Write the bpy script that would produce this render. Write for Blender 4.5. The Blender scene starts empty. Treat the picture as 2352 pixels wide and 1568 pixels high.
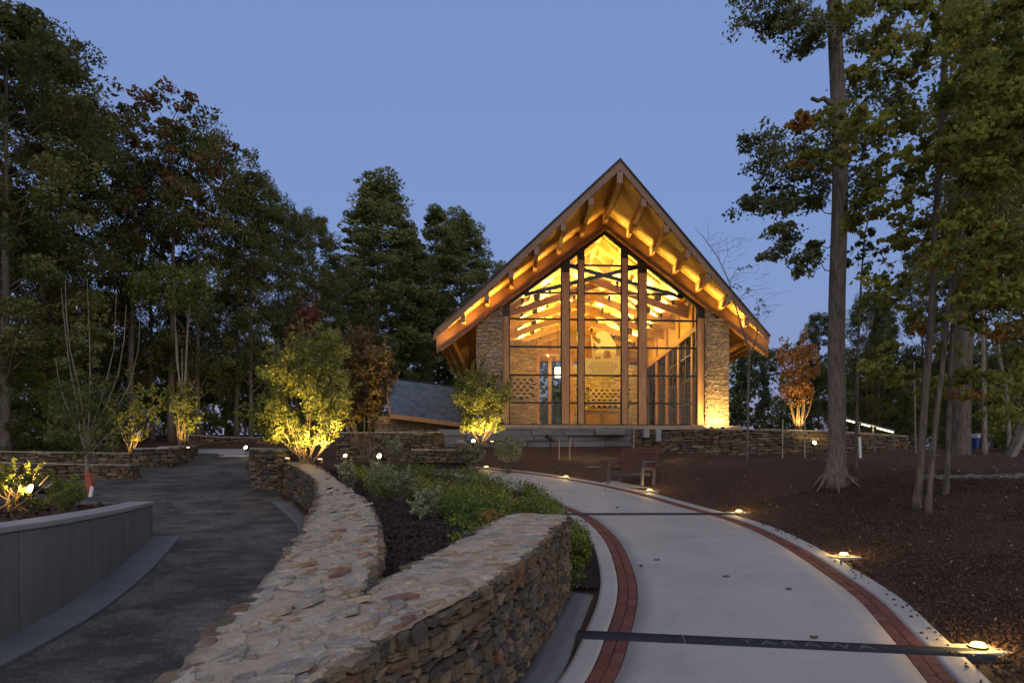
import bpy, math, random
import numpy as np
from mathutils import Matrix, Vector

# ------------------------------------------------------------------ camera, sky, exposure
sc = bpy.context.scene
F, HZ, CXP, EYE = 1568.0, 1085.0, 1176.0, 1.65      # 24 mm shift lens on a 2352 px wide frame
cam = bpy.data.cameras.new('camera')
cam_o = bpy.data.objects.new('camera', cam)
sc.collection.objects.link(cam_o)
cam.lens, cam.sensor_width, cam.shift_y = 24.0, 36.0, 0.128
cam.clip_start, cam.clip_end = 0.1, 2000.0
cam_o.location = (0, 0, EYE)
cam_o.rotation_euler = (math.pi / 2, 0, 0)
sc.camera = cam_o

world = bpy.data.worlds.new('World')
sc.world = world
world.use_nodes = True
_nt = world.node_tree
_bg = _nt.nodes['Background']
_sky = _nt.nodes.new('ShaderNodeTexSky')
_sky.sky_type = 'NISHITA'
_sky.sun_disc = False
_sky.sun_elevation = math.radians(-1.0)
_sky.sun_rotation = math.radians(180)
_sky.ozone_density = 2.2
_sky.air_density = 1.0
_sky.dust_density = 0.0
_gain = _nt.nodes.new('ShaderNodeMix'); _gain.data_type = 'RGBA'; _gain.blend_type = 'MULTIPLY'
_gain.inputs[0].default_value = 1.0
_gain.inputs[7].default_value = (7.0, 9.6, 11.2, 1)
_nt.links.new(_sky.outputs[0], _gain.inputs[6])
_mix = _nt.nodes.new('ShaderNodeMix'); _mix.data_type = 'RGBA'
_mix.inputs[0].default_value = 0.70
_mix.inputs[7].default_value = (1.90, 2.66, 5.15, 1)      # even dusk blue of the upper air
_nt.links.new(_gain.outputs[2], _mix.inputs[6])
_nt.links.new(_mix.outputs[2], _bg.inputs[0])
_bg.inputs[1].default_value = 0.10

_sl = bpy.data.lights.new('sun', 'SUN')
_sl.energy, _sl.angle, _sl.color = 1.65, math.radians(120), (1.0, 0.80, 0.56)   # afterglow behind the camera
_so = bpy.data.objects.new('sun', _sl)
sc.collection.objects.link(_so)
_so.rotation_euler = (math.radians(70), 0, math.radians(8))

sc.view_settings.view_transform = 'Standard'
sc.view_settings.look = 'None'
sc.view_settings.exposure = 0.30
sc.view_settings.gamma = 1.0
sc.render.engine = 'CYCLES'
sc.cycles.use_denoising = True
sc.cycles.max_bounces = 7
sc.cycles.diffuse_bounces = 3
sc.cycles.glossy_bounces = 3
sc.cycles.transmission_bounces = 4
sc.cycles.transparent_max_bounces = 16
sc.cycles.sample_clamp_indirect = 4.0
sc.cycles.caustics_reflective = False
sc.cycles.caustics_refractive = False

rng = np.random.default_rng(7)
random.seed(7)
COL = sc.collection

# ------------------------------------------------------------------ helpers
def at(px, py, d):
    """photo pixel (2352 px wide) at depth d -> world point"""
    return np.array([(px - CXP) / F * d, d, EYE + (HZ - py) / F * d])

def cr(xs, ys, x):
    xs = np.asarray(xs, float); ys = np.asarray(ys, float)
    x = np.asarray(x, float)
    m = np.gradient(ys, xs)
    i = np.clip(np.searchsorted(xs, x) - 1, 0, len(xs) - 2)
    h = xs[i + 1] - xs[i]
    t = np.clip((x - xs[i]) / h, 0, 1)
    return ((2*t**3 - 3*t**2 + 1)*ys[i] + (t**3 - 2*t**2 + t)*h*m[i]
            + (-2*t**3 + 3*t**2)*ys[i+1] + (t**3 - t**2)*h*m[i+1])

def tag(o, label=None, cat=None, group=None, kind=None):
    if label: o['label'] = label
    if cat: o['category'] = cat
    if group: o['group'] = group
    if kind: o['kind'] = kind
    return o

def empty(name, loc=(0, 0, 0)):
    o = bpy.data.objects.new(name, None)
    o.empty_display_size = 0.2
    o.location = loc
    COL.objects.link(o)
    return o

def put(name, mesh, parent=None, mat=None):
    o = bpy.data.objects.new(name, mesh)
    COL.objects.link(o)
    if mat is not None and not mesh.materials: mesh.materials.append(mat)
    if parent is not None:
        o.parent = parent
        o.matrix_parent_inverse = Matrix.Translation(-Vector(parent.location)) if parent.type == 'EMPTY' else Matrix.Identity(4)
    return o

class MB:
    """collects geometry, builds ONE mesh object"""
    def __init__(s): s.v = []; s.f = []
    def add(s, verts, faces):
        n = len(s.v); s.v.extend([tuple(map(float, p)) for p in verts])
        s.f.extend([tuple(n + i for i in f) for f in faces]); return s
    def hexa(s, p):      # 8 points: bottom ring 0-3, top ring 4-7
        return s.add(p, [(3, 2, 1, 0), (4, 5, 6, 7), (0, 1, 5, 4), (1, 2, 6, 5), (2, 3, 7, 6), (3, 0, 4, 7)])
    def box(s, x0, x1, y0, y1, z0, z1):
        return s.hexa([(x0, y0, z0), (x1, y0, z0), (x1, y1, z0), (x0, y1, z0), (x0, y0, z1), (x1, y0, z1), (x1, y1, z1), (x0, y1, z1)])
    def beam(s, a, b, w, h, up=(0, 0, 1)):
        a = Vector(a); b = Vector(b); d = (b - a).normalized(); u = Vector(up)
        r = d.cross(u)
        if r.length < 1e-5: r = d.cross(Vector((0, 1, 0)))
        r.normalize(); u = r.cross(d)
        r = r * w / 2; u = u * h / 2
        return s.hexa([a - r - u, b - r - u, b + r - u, a + r - u, a - r + u, b - r + u, b + r + u, a + r + u])
    def tube(s, pts, rad, n=7, cap=True):
        pts = [Vector(p) for p in pts]
        if not hasattr(rad, '__len__'): rad = [rad] * len(pts)
        base = len(s.v); ref = None
        for i, p in enumerate(pts):
            d = (pts[min(i + 1, len(pts) - 1)] - pts[max(i - 1, 0)]).normalized()
            if ref is None: ref = d.orthogonal().normalized()
            ref = (ref - d * ref.dot(d)).normalized(); q = d.cross(ref)
            for k in range(n):
                a = 2 * math.pi * k / n
                s.v.append(tuple(p + (ref * math.cos(a) + q * math.sin(a)) * rad[i]))
        for i in range(len(pts) - 1):
            for k in range(n):
                s.f.append((base + i*n + k, base + i*n + (k+1) % n, base + (i+1)*n + (k+1) % n, base + (i+1)*n + k))
        if cap:
            s.f.append(tuple(base + k for k in reversed(range(n))))
            s.f.append(tuple(base + (len(pts)-1)*n + k for k in range(n)))
        return s
    def prism(s, poly, off):      # polygon of 3D points extruded by vector off
        n = len(poly); off = Vector(off)
        return s.add([Vector(p) for p in poly] + [Vector(p) + off for p in poly],
                     [tuple(reversed(range(n))), tuple(range(n, 2*n))] + [(i, (i+1) % n, n + (i+1) % n, n + i) for i in range(n)])
    def mesh(s, name, smooth=False):
        me = bpy.data.meshes.new(name); me.from_pydata(s.v, [], s.f); me.update()
        import bmesh
        bm = bmesh.new(); bm.from_mesh(me); bmesh.ops.recalc_face_normals(bm, faces=bm.faces); bm.to_mesh(me); bm.free()
        if smooth: me.polygons.foreach_set('use_smooth', np.ones(len(me.polygons), bool))
        if smooth == 'angle': me.set_sharp_from_angle(angle=math.radians(30))
        return me
    def build(s, name, mat, parent=None, smooth=False):
        return put(name, s.mesh(name, smooth), parent, mat)

def bevel(o, w=0.01, seg=2):
    m = o.modifiers.new('edge', 'BEVEL'); m.width = w; m.segments = seg; m.limit_method = 'ANGLE'
    return o

def grid_mesh(name, X, Y, Z, mat, parent=None, smooth=True):
    ny, nx = X.shape
    v = np.stack([X, Y, Z], -1).reshape(-1, 3)
    i = np.arange(ny*nx).reshape(ny, nx)
    q = np.stack([i[:-1, :-1], i[:-1, 1:], i[1:, 1:], i[1:, :-1]], -1).reshape(-1, 4)
    me = quad_mesh(name, v, q)
    if smooth: me.polygons.foreach_set('use_smooth', np.ones(len(q), bool))
    return put(name, me, parent, mat)

def quad_mesh(name, v, q):
    me = bpy.data.meshes.new(name)
    me.vertices.add(len(v)); me.vertices.foreach_set('co', np.asarray(v, np.float32).ravel())
    k = q.shape[1]
    me.loops.add(q.size); me.loops.foreach_set('vertex_index', q.astype(np.int32).ravel())
    me.polygons.add(len(q)); me.polygons.foreach_set('loop_start', np.arange(0, q.size, k, dtype=np.int32))
    me.polygons.foreach_set('loop_total', np.full(len(q), k, np.int32))
    me.update(calc_edges=True); me.validate()
    return me

# ------------------------------------------------------------------ materials
class NT:
    def __init__(s, name):
        s.m = bpy.data.materials.new(name); s.m.use_nodes = True
        s.t = s.m.node_tree; s.b = s.t.nodes['Principled BSDF']; s.out = s.t.nodes['Material Output']
    def n(s, typ, **kw):
        x = s.t.nodes.new('ShaderNode' + typ)
        for k, v in kw.items(): setattr(x, k, v)
        return x
    def l(s, a, b): s.t.links.new(a, b)
    def coord(s, kind='Object', scale=(1, 1, 1)):
        if kind == 'World':
            c = s.n('NewGeometry').outputs['Position']
        else: c = s.n('TexCoord').outputs[kind]
        mp = s.n('Mapping'); mp.inputs['Scale'].default_value = scale
        s.l(c, mp.inputs[0]); return mp.outputs[0]
    def noise(s, vec, scale, detail=5, rough=.6):
        x = s.n('TexNoise'); x.inputs['Scale'].default_value = scale
        x.inputs['Detail'].default_value = detail; x.inputs['Roughness'].default_value = rough
        s.l(vec, x.inputs['Vector']); return x.outputs['Fac']
    def ramp(s, fac, stops, interp='LINEAR'):
        r = s.n('ValToRGB'); e = r.color_ramp.elements; r.color_ramp.interpolation = interp
        while len(e) < len(stops): e.new(0.5)
        for i, (p, c) in enumerate(stops): e[i].position = p; e[i].color = (*c, 1)
        s.l(fac, r.inputs[0]); return r.outputs[0]
    def mix(s, a, b, fac=.5, mode='MIX'):
        x = s.n('Mix', data_type='RGBA', blend_type=mode)
        for val, k in ((fac, 0), (a, 6), (b, 7)):
            if hasattr(val, 'links'): s.l(val, x.inputs[k])
            elif k == 0: x.inputs[0].default_value = val
            else: x.inputs[k].default_value = (*val, 1)
        return x.outputs[2]
    def math(s, op, a, b=None):
        x = s.n('Math', operation=op)
        for i, val in enumerate((a, b)):
            if val is None: continue
            if hasattr(val, 'links'): s.l(val, x.inputs[i])
            else: x.inputs[i].default_value = val
        return x.outputs[0]
    def bump(s, h, strength=.4, dist=.02):
        x = s.n('Bump'); x.inputs['Strength'].default_value = strength; x.inputs['Distance'].default_value = dist
        s.l(h, x.inputs['Height']); s.l(x.outputs[0], s.b.inputs['Normal'])
    def col(s, c):
        if hasattr(c, 'links'): s.l(c, s.b.inputs['Base Color'])
        else: s.b.inputs['Base Color'].default_value = (*c, 1)
    def set(s, rough=.8, spec=.3, metal=0):
        s.b.inputs['Roughness'].default_value = rough; s.b.inputs['Specular IOR Level'].default_value = spec
        s.b.inputs['Metallic'].default_value = metal; return s.m

M = {}
def simple(name, c, rough=.7, spec=.3, metal=0, var=.25, scale=3.0, bump=0, stretch=(1, 1, 1), kind='Object'):
    t = NT(name); v = t.coord(kind, stretch)
    n = t.noise(v, scale)
    c = np.array(c)
    t.col(t.ramp(n, [(.3, tuple(c*(1-var))), (.7, tuple(np.minimum(c*(1+var), 1)))]))
    if bump: t.bump(t.noise(v, scale*4), bump)
    M[name] = t.set(rough, spec, metal); return M[name]

def emis(name, c, s):
    t = NT(name); t.col((0.02, .02, .02)); t.b.inputs['Emission Color'].default_value = (*c, 1); t.b.inputs['Emission Strength'].default_value = s
    M[name] = t.set(.5); return M[name]

def stone_mat(name, cols, mott=.35, moss=None):
    """per-stone colour from the object's random number (single stones) or the tint attribute (joined stones)"""
    t = NT(name)
    oi = t.n('ObjectInfo').outputs['Random']
    at_ = t.n('Attribute', attribute_name='tint').outputs['Fac']
    r = t.math('FRACT', t.math('ADD', oi, at_))
    k = len(cols)
    base = t.ramp(r, [(i/k, c) for i, c in enumerate(cols)], 'CONSTANT')
    v = t.coord('World')
    n1 = t.noise(v, 9, 6, .65); n2 = t.noise(v, 45, 4, .6)
    m = t.ramp(n1, [(.25, (1-mott,)*3), (.75, (1+mott,)*3)])
    c = t.mix(base, m, 1.0, 'MULTIPLY')
    c = t.mix(c, t.ramp(n2, [(.35, (.75,)*3), (.65, (1.2,)*3)]), .8, 'MULTIPLY')
    t.col(c); t.bump(t.math('ADD', n1, t.math('MULTIPLY', n2, .4)), .7, .03)
    M[name] = t.set(.9, .2); return M[name]

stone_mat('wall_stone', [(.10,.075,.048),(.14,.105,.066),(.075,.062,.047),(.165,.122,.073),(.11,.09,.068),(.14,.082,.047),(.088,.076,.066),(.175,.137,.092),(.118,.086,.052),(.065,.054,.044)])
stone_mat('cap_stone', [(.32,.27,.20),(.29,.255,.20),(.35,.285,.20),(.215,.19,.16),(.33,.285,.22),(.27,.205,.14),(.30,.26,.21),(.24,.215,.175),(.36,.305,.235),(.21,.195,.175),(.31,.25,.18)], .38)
stone_mat('red_stone', [(.17,.095,.075),(.18,.105,.08)], .3)
stone_mat('rust_stone', [(.25,.165,.10),(.24,.16,.10)], .3)
stone_mat('ledge_stone', [(.30,.22,.14),(.36,.26,.16),(.24,.18,.12),(.40,.30,.19),(.27,.21,.16),(.33,.22,.12)])
simple('mortar', (.035,.029,.023), .95, .1, var=.3, scale=14, bump=.5, kind='World')
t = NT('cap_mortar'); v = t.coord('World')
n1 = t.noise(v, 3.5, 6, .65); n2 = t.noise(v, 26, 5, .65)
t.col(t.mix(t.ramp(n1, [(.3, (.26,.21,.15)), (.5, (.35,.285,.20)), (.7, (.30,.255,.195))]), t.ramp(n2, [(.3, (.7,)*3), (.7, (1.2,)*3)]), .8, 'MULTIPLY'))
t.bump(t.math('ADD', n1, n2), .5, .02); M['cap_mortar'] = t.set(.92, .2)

t = NT('concrete'); v = t.coord('World')
n1 = t.noise(v, .7, 8, .68); n2 = t.noise(v, 70, 3, .6); n3 = t.noise(v, 2.6, 7, .7); n4 = t.noise(t.coord('World', (2.0, 40, 1)), 4, 3, .6)
c = t.mix(t.ramp(n1, [(.28, (.25,.24,.225)), (.5, (.31,.297,.278)), (.72, (.34,.326,.308))]), t.ramp(n2, [(.3, (.86,)*3), (.7, (1.09,)*3)]), .9, 'MULTIPLY')
c = t.mix(c, t.ramp(n3, [(.30, (.80, .79, .78)), (.42, (1.0,)*3), (.75, (1.05,)*3)]), .75, 'MULTIPLY')
t.col(t.mix(c, t.ramp(n4, [(.3, (.93,)*3), (.7, (1.05,)*3)]), .8, 'MULTIPLY'))
t.bump(t.math('ADD', n2, n4), .16, .004); M['concrete'] = t.set(.75, .3)
t = NT('wall_concrete'); v = t.coord('World', (1, 1, .35))
n1 = t.noise(v, 1.4, 6, .62); n2 = t.noise(v, 30, 4, .6); n3 = t.noise(t.coord('World', (3, 3, .2)), 2.5, 4)
c = t.mix(t.ramp(n1, [(.3, (.105,.103,.098)), (.7, (.15,.147,.14))]), t.ramp(n2, [(.3, (.9,)*3), (.7, (1.08,)*3)]), .8, 'MULTIPLY')
t.col(t.mix(c, t.ramp(n3, [(.38, (.8,)*3), (.62, (1.08,)*3)]), .35, 'MULTIPLY')); t.bump(n2, .15, .006); M['wall_concrete'] = t.set(.75, .3)
simple('footing', (.10,.105,.11), .7, .35, var=.15, scale=2.0, bump=.1, kind='World')
simple('cap_concrete', (.24,.235,.225), .65, .35, var=.1, scale=3.0, bump=.1, kind='World')
t = NT('asphalt'); v = t.coord('World')
n1 = t.noise(v, .55, 8, .7); n2 = t.noise(v, 38, 5, .8); n3 = t.noise(t.coord('World', (1, 1.3, 1)), 1.3, 9, .78)
c = t.mix(t.ramp(n1, [(.35, (.046,.042,.039)), (.65, (.086,.079,.072))]), t.ramp(n3, [(.44, (.55,)*3), (.5, (1.0,)*3), (.6, (1.55, 1.5, 1.4))]), 1, 'MULTIPLY')
t.col(t.mix(c, t.ramp(n2, [(.34, (.35,)*3), (.5, (.95,)*3), (.68, (2.1,)*3)]), 1, 'MULTIPLY')); t.bump(n2, .7, .015); M['asphalt'] = t.set(.85, .35)
t = NT('mulch'); v = t.coord('World', (1, 1, 1))
n1 = t.noise(v, .5, 6, .6); n2 = t.noise(v, 38, 5, .75)
c = t.mix(t.ramp(n1, [(.3, (.060,.034,.023)), (.7, (.098,.055,.037))]), t.ramp(n2, [(.32, (.25,)*3), (.52, (1.0,)*3), (.70, (2.3, 2.1, 1.9))]), 1, 'MULTIPLY')
t.col(c); t.bump(n2, 1.0, .05); M['mulch'] = t.set(.95, .15)
t = NT('dark_mulch'); v = t.coord('World')
n2 = t.noise(v, 42, 5, .75)
t.col(t.ramp(n2, [(.32, (.006,.005,.006)), (.55, (.035,.027,.026)), (.72, (.09,.075,.07))])); t.bump(n2, 1.0, .06); M['dark_mulch'] = t.set(.95, .15)
stone_mat('brick', [(.125,.048,.035),(.14,.054,.038),(.11,.044,.034),(.15,.062,.045),(.13,.05,.04)], .2)
simple('joint', (.05,.035,.03), .95, .1, kind='World')
simple('slate', (.026,.029,.036), .9, .12, var=.15, scale=4, bump=.1, kind='World')
simple('slate_letter', (.075,.075,.08), .7, .3, var=.1)
simple('plinth_stone', (.13,.125,.125), .75, .3, var=.35, scale=2.5, bump=.3, stretch=(.4, 1, 2), kind='World')

def wood(name, c, stretch, var=.35, rough=.55, lines=None):
    t = NT(name); v = t.coord('World', stretch)
    n1 = t.noise(v, 6, 5, .6); n2 = t.noise(t.coord('World'), .9, 3)
    c = np.array(c)
    k = t.ramp(n1, [(.3, tuple(c*(1-var))), (.7, tuple(c*(1+var)))])
    k = t.mix(k, t.ramp(n2, [(.3, (.82,)*3), (.7, (1.15,)*3)]), .8, 'MULTIPLY')
    t.col(k); t.bump(n1, .12, .01); M[name] = t.set(rough, .35); return M[name]
wood('post_wood', (.39,.20,.085), (5, 5, .25))
wood('beam_wood', (.44,.27,.09), (.5, 4, 4))
wood('deep_wood', (.40,.22,.085), (4, .4, 4))
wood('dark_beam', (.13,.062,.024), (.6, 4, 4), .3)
wood('plank_wood', (.56,.35,.105), (8, .35, 8), .3)
wood('fascia_wood', (.21,.135,.09), (.5, 4, 4), .2)
wood('bench_wood', (.105,.045,.034), (1, 8, 8), .3)
wood('stake_wood', (.30,.24,.17), (6, 6, .5), .3)
simple('black_steel', (.018,.014,.012), .5, .4, .3, var=.2)
simple('bench_metal', (.15,.145,.14), .5, .5, .4, var=.15)
simple('shingle', (.045,.047,.055), .85, .2, var=.4, scale=12, bump=.4, kind='World')
stone_mat('slate_roof', [(.085,.115,.17),(.105,.135,.19),(.07,.10,.15),(.095,.13,.18),(.115,.145,.20)], .35)
simple('bark', (.125,.105,.085), .95, .1, var=.5, scale=7, bump=1.0, stretch=(3, 3, .5), kind='World')
simple('pale_bark', (.21,.185,.155), .9, .1, var=.4, scale=7, bump=.7, stretch=(3, 3, .6), kind='World')
simple('twig', (.13,.11,.085), .9, .1, var=.3, scale=9, kind='World')
simple('stem', (.19,.135,.08), .85, .2, var=.3, scale=9, kind='World')
simple('pebble', (.15,.14,.125), .9, .2, var=.4, scale=6, kind='World')
simple('boulder', (.22,.20,.165), .9, .2, var=.3, scale=6, bump=.4, kind='World')
simple('orange_plastic', (.30,.075,.035), .5, .3, var=.25, scale=8)
simple('white_plastic', (.62,.64,.66), .5, .3, var=.06)
simple('blue_plastic', (.03,.07,.30), .5, .4, var=.15)
simple('grey_box', (.20,.22,.235), .5, .4, .2, var=.1)
simple('deadleaf', (.09,.05,.03), .8, .2, var=.5, scale=20)
simple('interior_floor', (.30,.21,.12), .4, .4, var=.2, kind='World')
simple('desk_panel', (.42,.27,.09), .5, .35, var=.15, kind='World')
simple('dark_void', (.012,.012,.010), .9, .1)
emis('lamp_glow', (1.0, .66, .16), 7)
emis('lamp_bright', (1.0, .72, .26), 45)
emis('lamp_warm', (1.0, .66, .28), 8)
emis('strip_glow', (1.0, .88, .55), 5)
emis('pendant_glow', (1.0, .80, .42), 5)

t = NT('glass'); tr = t.n('BsdfTransparent'); tr.inputs[0].default_value = (.93,.95,.93,1)
gl = t.n('BsdfGlossy'); gl.inputs['Roughness'].default_value = .02
fr = t.n('Fresnel'); fr.inputs[0].default_value = 1.28
mx = t.n('MixShader'); t.l(fr.outputs[0], mx.inputs[0]); t.l(tr.outputs[0], mx.inputs[1]); t.l(gl.outputs[0], mx.inputs[2]); t.l(mx.outputs[0], t.out.inputs[0])
M['glass'] = t.m
t = NT('etched_glass'); tl_ = t.n('BsdfTranslucent'); tl_.inputs[0].default_value = (.95,.86,.52,1)
df = t.n('BsdfDiffuse'); df.inputs[0].default_value = (.65,.6,.5,1)
mx = t.n('MixShader'); mx.inputs[0].default_value = .2; t.l(tl_.outputs[0], mx.inputs[1]); t.l(df.outputs[0], mx.inputs[2]); t.l(mx.outputs[0], t.out.inputs[0])
M['etched_glass'] = t.m

def leaf_mat(name, stops, trans=.35):
    t = NT(name)
    a = t.n('Attribute', attribute_name='tint').outputs['Fac']
    c = t.ramp(a, stops)
    nz = t.noise(t.coord('World'), 1.1, 3)
    c = t.mix(c, t.ramp(nz, [(.3, (.55,)*3), (.7, (1.35,)*3)]), .95, 'MULTIPLY')
    t.col(c); t.set(.6, .25)
    tl2 = t.n('BsdfTranslucent'); t.l(c, tl2.inputs[0])
    mx = t.n('MixShader'); mx.inputs[0].default_value = trans
    t.l(t.b.outputs[0], mx.inputs[1]); t.l(tl2.outputs[0], mx.inputs[2]); t.l(mx.outputs[0], t.out.inputs[0])
    M[name] = t.m
leaf_mat('leaf_dark', [(0, (.070,.090,.028)), (.5, (.13,.15,.042)), (.85, (.19,.19,.06)), (1, (.24,.13,.05))], .42)
leaf_mat('leaf_autumn', [(0, (.075,.090,.030)), (.5, (.12,.115,.040)), (.8, (.16,.095,.04)), (1, (.20,.085,.042))])
leaf_mat('leaf_poplar', [(0, (.12,.145,.05)), (.6, (.20,.22,.075)), (1, (.28,.28,.11))], .45)
leaf_mat('leaf_oak', [(0, (.085,.11,.045)), (.6, (.14,.165,.065)), (1, (.19,.20,.08))], .4)
leaf_mat('leaf_maple', [(0, (.14,.16,.034)), (.55, (.28,.285,.056)), (.85, (.35,.30,.075)), (1, (.35,.14,.042))], .5)
leaf_mat('leaf_red', [(0, (.075,.032,.018)), (.6, (.12,.05,.028)), (1, (.15,.075,.035))])
leaf_mat('leaf_brown', [(0, (.10,.070,.030)), (.6, (.15,.10,.042)), (1, (.20,.15,.06))])
leaf_mat('leaf_shrub', [(0, (0.101,0.127,0.029)), (.6, (0.189,0.202,0.046)), (1, (0.304,0.278,0.081))])
leaf_mat('leaf_grey', [(0, (.17,.19,.10)), (.6, (.30,.31,.18)), (1, (.46,.45,.28))], .25)
leaf_mat('leaf_cover', [(0, (0.084,0.124,0.023)), (.6, (0.183,0.228,0.041)), (.85, (0.283,0.287,0.059)), (1, (0.339,0.144,0.049))])
leaf_mat('leaf_orange', [(0, (0.253,0.113,0.034)), (.6, (0.380,0.189,0.057)), (1, (0.455,0.278,0.103))])
leaf_mat('needle', [(0, (0.042,0.064,0.038)), (1, (0.094,0.133,0.073))])
# ------------------------------------------------------------------ terrain
PYK = [-8, 0, 4, 6, 8, 10.6, 12, 14.5, 17.5, 22, 26, 28, 32, 40, 60, 150]
PZK = [-1.68, -1.65, -1.58, -1.5, -1.36, -1.15, -1.04, -.84, -.38, .15, .72, 1.1, 1.6, 2.2, 3.3, 4.5]
def P(y): return EYE + cr(PYK, PZK, y)
# path stations: left and right edge
PL = np.array([(-2.6,-1.6),(-1.7,.3),(-1.02,1.8),(-.37,3.3),(.32,5.0),(.69,6.4),(.96,7.6),(1.13,8.75),(1.27,10.5),(1.29,12.0),(1.17,13.9),(.8,15.2),(.2,16.4),(-.7,17.6),(-1.8,18.6),(-3.0,19.4),(-4.6,20.0)])
PR = np.array([(.3,-3.0),(1.15,-1.0),(2.1,1.2),(2.9,3.3),(3.52,5.0),(3.95,6.3),(4.32,7.6),(4.55,9.1),(4.74,10.8),(4.80,12.6),(4.60,14.2),(3.85,15.95),(2.96,17.5),(1.89,19.2),(.72,20.9),(-.6,22.0),(-2.6,22.9)])
_K = np.arange(len(PL))
def path_pt(s, f):
    l = np.stack([cr(_K, PL[:, 0], s), cr(_K, PL[:, 1], s)], -1)
    r = np.stack([cr(_K, PR[:, 0], s), cr(_K, PR[:, 1], s)], -1)
    f = np.asarray(f)[..., None]
    return l*(1-f) + r*f
def smooth(a, b, x):
    t = np.clip((x-a)/(b-a), 0, 1); return t*t*(3-2*t)
def G(x, y):
    x = np.asarray(x, float); y = np.asarray(y, float)
    z = P(y)
    xr = np.interp(y, PR[:, 1], PR[:, 0])
    bank = .21*np.clip(x - xr - .25, 0, 4.0)*(1 - smooth(16, 24, y))*(x > 0)
    bank = bank*smooth(-1, 3, y) + .10*np.clip(x-9, 0, 8)*(1-smooth(14, 22, y))
    z = z + bank
    # right-hand wood: a crest, then the ground drops away
    k = smooth(10, 18, x)
    z = z*(1-k) + k*np.minimum(z, EYE + np.interp(y, [0, 12, 20, 28, 34, 50, 150], [-1.0, -.4, .3, 1.0, 1.0, .1, 1.0]))
    return z
def nz(x, y):
    return (np.sin(x*1.7+y*.6)*np.cos(y*1.3-x*.4) + .6*np.sin(x*4.1-y*2.3)*np.cos(y*3.7+x*1.1) + .4*np.sin(9.3*x+5.1*y)*np.sin(8.1*y-4.4*x))
gx = np.concatenate([[-300, -200, -130, -90, -65, -48], np.arange(-36, -14, 1.0), np.arange(-14, 16, .22), np.arange(16, 38, 1.0), [40, 48, 65, 90, 130, 200, 300]])
gy = np.concatenate([[-60, -30, -14], np.arange(-8, 0, .8), np.arange(0, 30, .22), np.arange(30, 62, 1.2), [70, 85, 110, 150, 220, 320]])
X, Y = np.meshgrid(gx, gy)
Z = G(X, Y) - .032 + .011*nz(X, Y)
tag(grid_mesh('ground', X, Y, Z, M['mulch']), 'brown bark mulch slope rising from the path to the chapel and into the woods', kind='structure')

# ------------------------------------------------------------------ curved concrete path with brick bands
path = empty('path', (2.3, 6, P(6)))
tag(path, 'pale concrete path with two red brick bands curving up to the bench', kind='structure')
def strip(name, f0, f1, mat, dz=0, s0=0, s1=16, n=150, depth=.16, across=6, parent=path):
    s = np.linspace(s0, s1, n); fs = np.linspace(f0, f1, across)
    pts = np.stack([path_pt(s, np.full(n, f)) for f in fs], 1)         # n, across, 2
    z = P(pts[..., 1]) + dz
    top = np.concatenate([pts, z[..., None]], -1)
    L = np.concatenate([pts[:, :1], (z[:, :1]-depth)[..., None]], -1); R = np.concatenate([pts[:, -1:], (z[:, -1:]-depth)[..., None]], -1)
    allp = np.concatenate([L, top, R], 1)
    return grid_mesh(name, allp[..., 0], allp[..., 1], allp[..., 2], mat, parent, smooth=False)
strip('border', 0.0, .0615, M['concrete'])
strip('slab', .131, .853, M['concrete'], across=12)
strip('border', .926, 1.0, M['concrete'])
FB = ((.0645, .129), (.8545, .925))
for a, b in FB: strip('joint_bed', a-.004, b+.004, M['joint'], dz=-.014, depth=.1)
# bricks: one mesh, laid two wide with staggered joints
def slab_mesh(name, n=4, r=.12, dome=0.0, ins=.06):
    mb = MB(); o = [(-.5, -.5), (.5, -.5), (.5, .5), (-.5, .5)]
    i = [(x*(1-2*ins), y*(1-2*ins)) for x, y in o]
    mb.add([(x, y, -1) for x, y in o] + [(x, y, -.12) for x, y in o] + [(x, y, 0) for x, y in i],
           [(0, 1, 5, 4), (1, 2, 6, 5), (2, 3, 7, 6), (3, 0, 4, 7), (4, 5, 9, 8), (5, 6, 10, 9), (6, 7, 11, 10), (7, 4, 8, 11), (8, 9, 10, 11)])
    return mb.mesh(name)
brick_me = slab_mesh('brick'); brick_me.materials.append(M['brick'])
bricks = []
def lay_bricks():
    ss = np.linspace(0, 16, 4000)
    for a, b in FB:
        for c in range(2):
            f0 = a + (b-a)*c/2; f1 = a + (b-a)*(c+1)/2; fm = (f0+f1)/2
            pts = path_pt(ss, np.full(len(ss), fm)); arc = np.concatenate([[0], np.cumsum(np.linalg.norm(np.diff(pts, axis=0), axis=1))])
            q = 2.6 + .1*c
            while q < arc[-1]-.2:
                s = np.interp(q, arc, ss)
                p = path_pt(s, fm); p2 = path_pt(np.interp(q+.05, arc, ss), fm)
                w = np.linalg.norm(path_pt(s, f1) - path_pt(s, f0))
                bricks.append((p, math.atan2(p2[1]-p[1], p2[0]-p[0]), w-.008, float(P(p2[1])-P(p[1]))/.05))
                q += .205
lay_bricks()
bricks = [b for b in bricks if b[0][1] > 3.0]
bricks.sort(key=lambda b: b[0][1]**2 + b[0][0]**2)
SLATE = [(np.array([.60, 6.27]), np.array([4.02, 5.72])), (np.array([1.12, 14.25]), np.array([4.72, 14.30]))]
def on_slate(p):
    for a, b in SLATE:
        d = b-a; t = np.dot(p-a, d)/np.dot(d, d); q = a + d*t
        if 0 <= t <= 1 and np.linalg.norm(p-q) < .15: return True
    return False
rest = MB(); cnt = 0; rest_t = []
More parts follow.
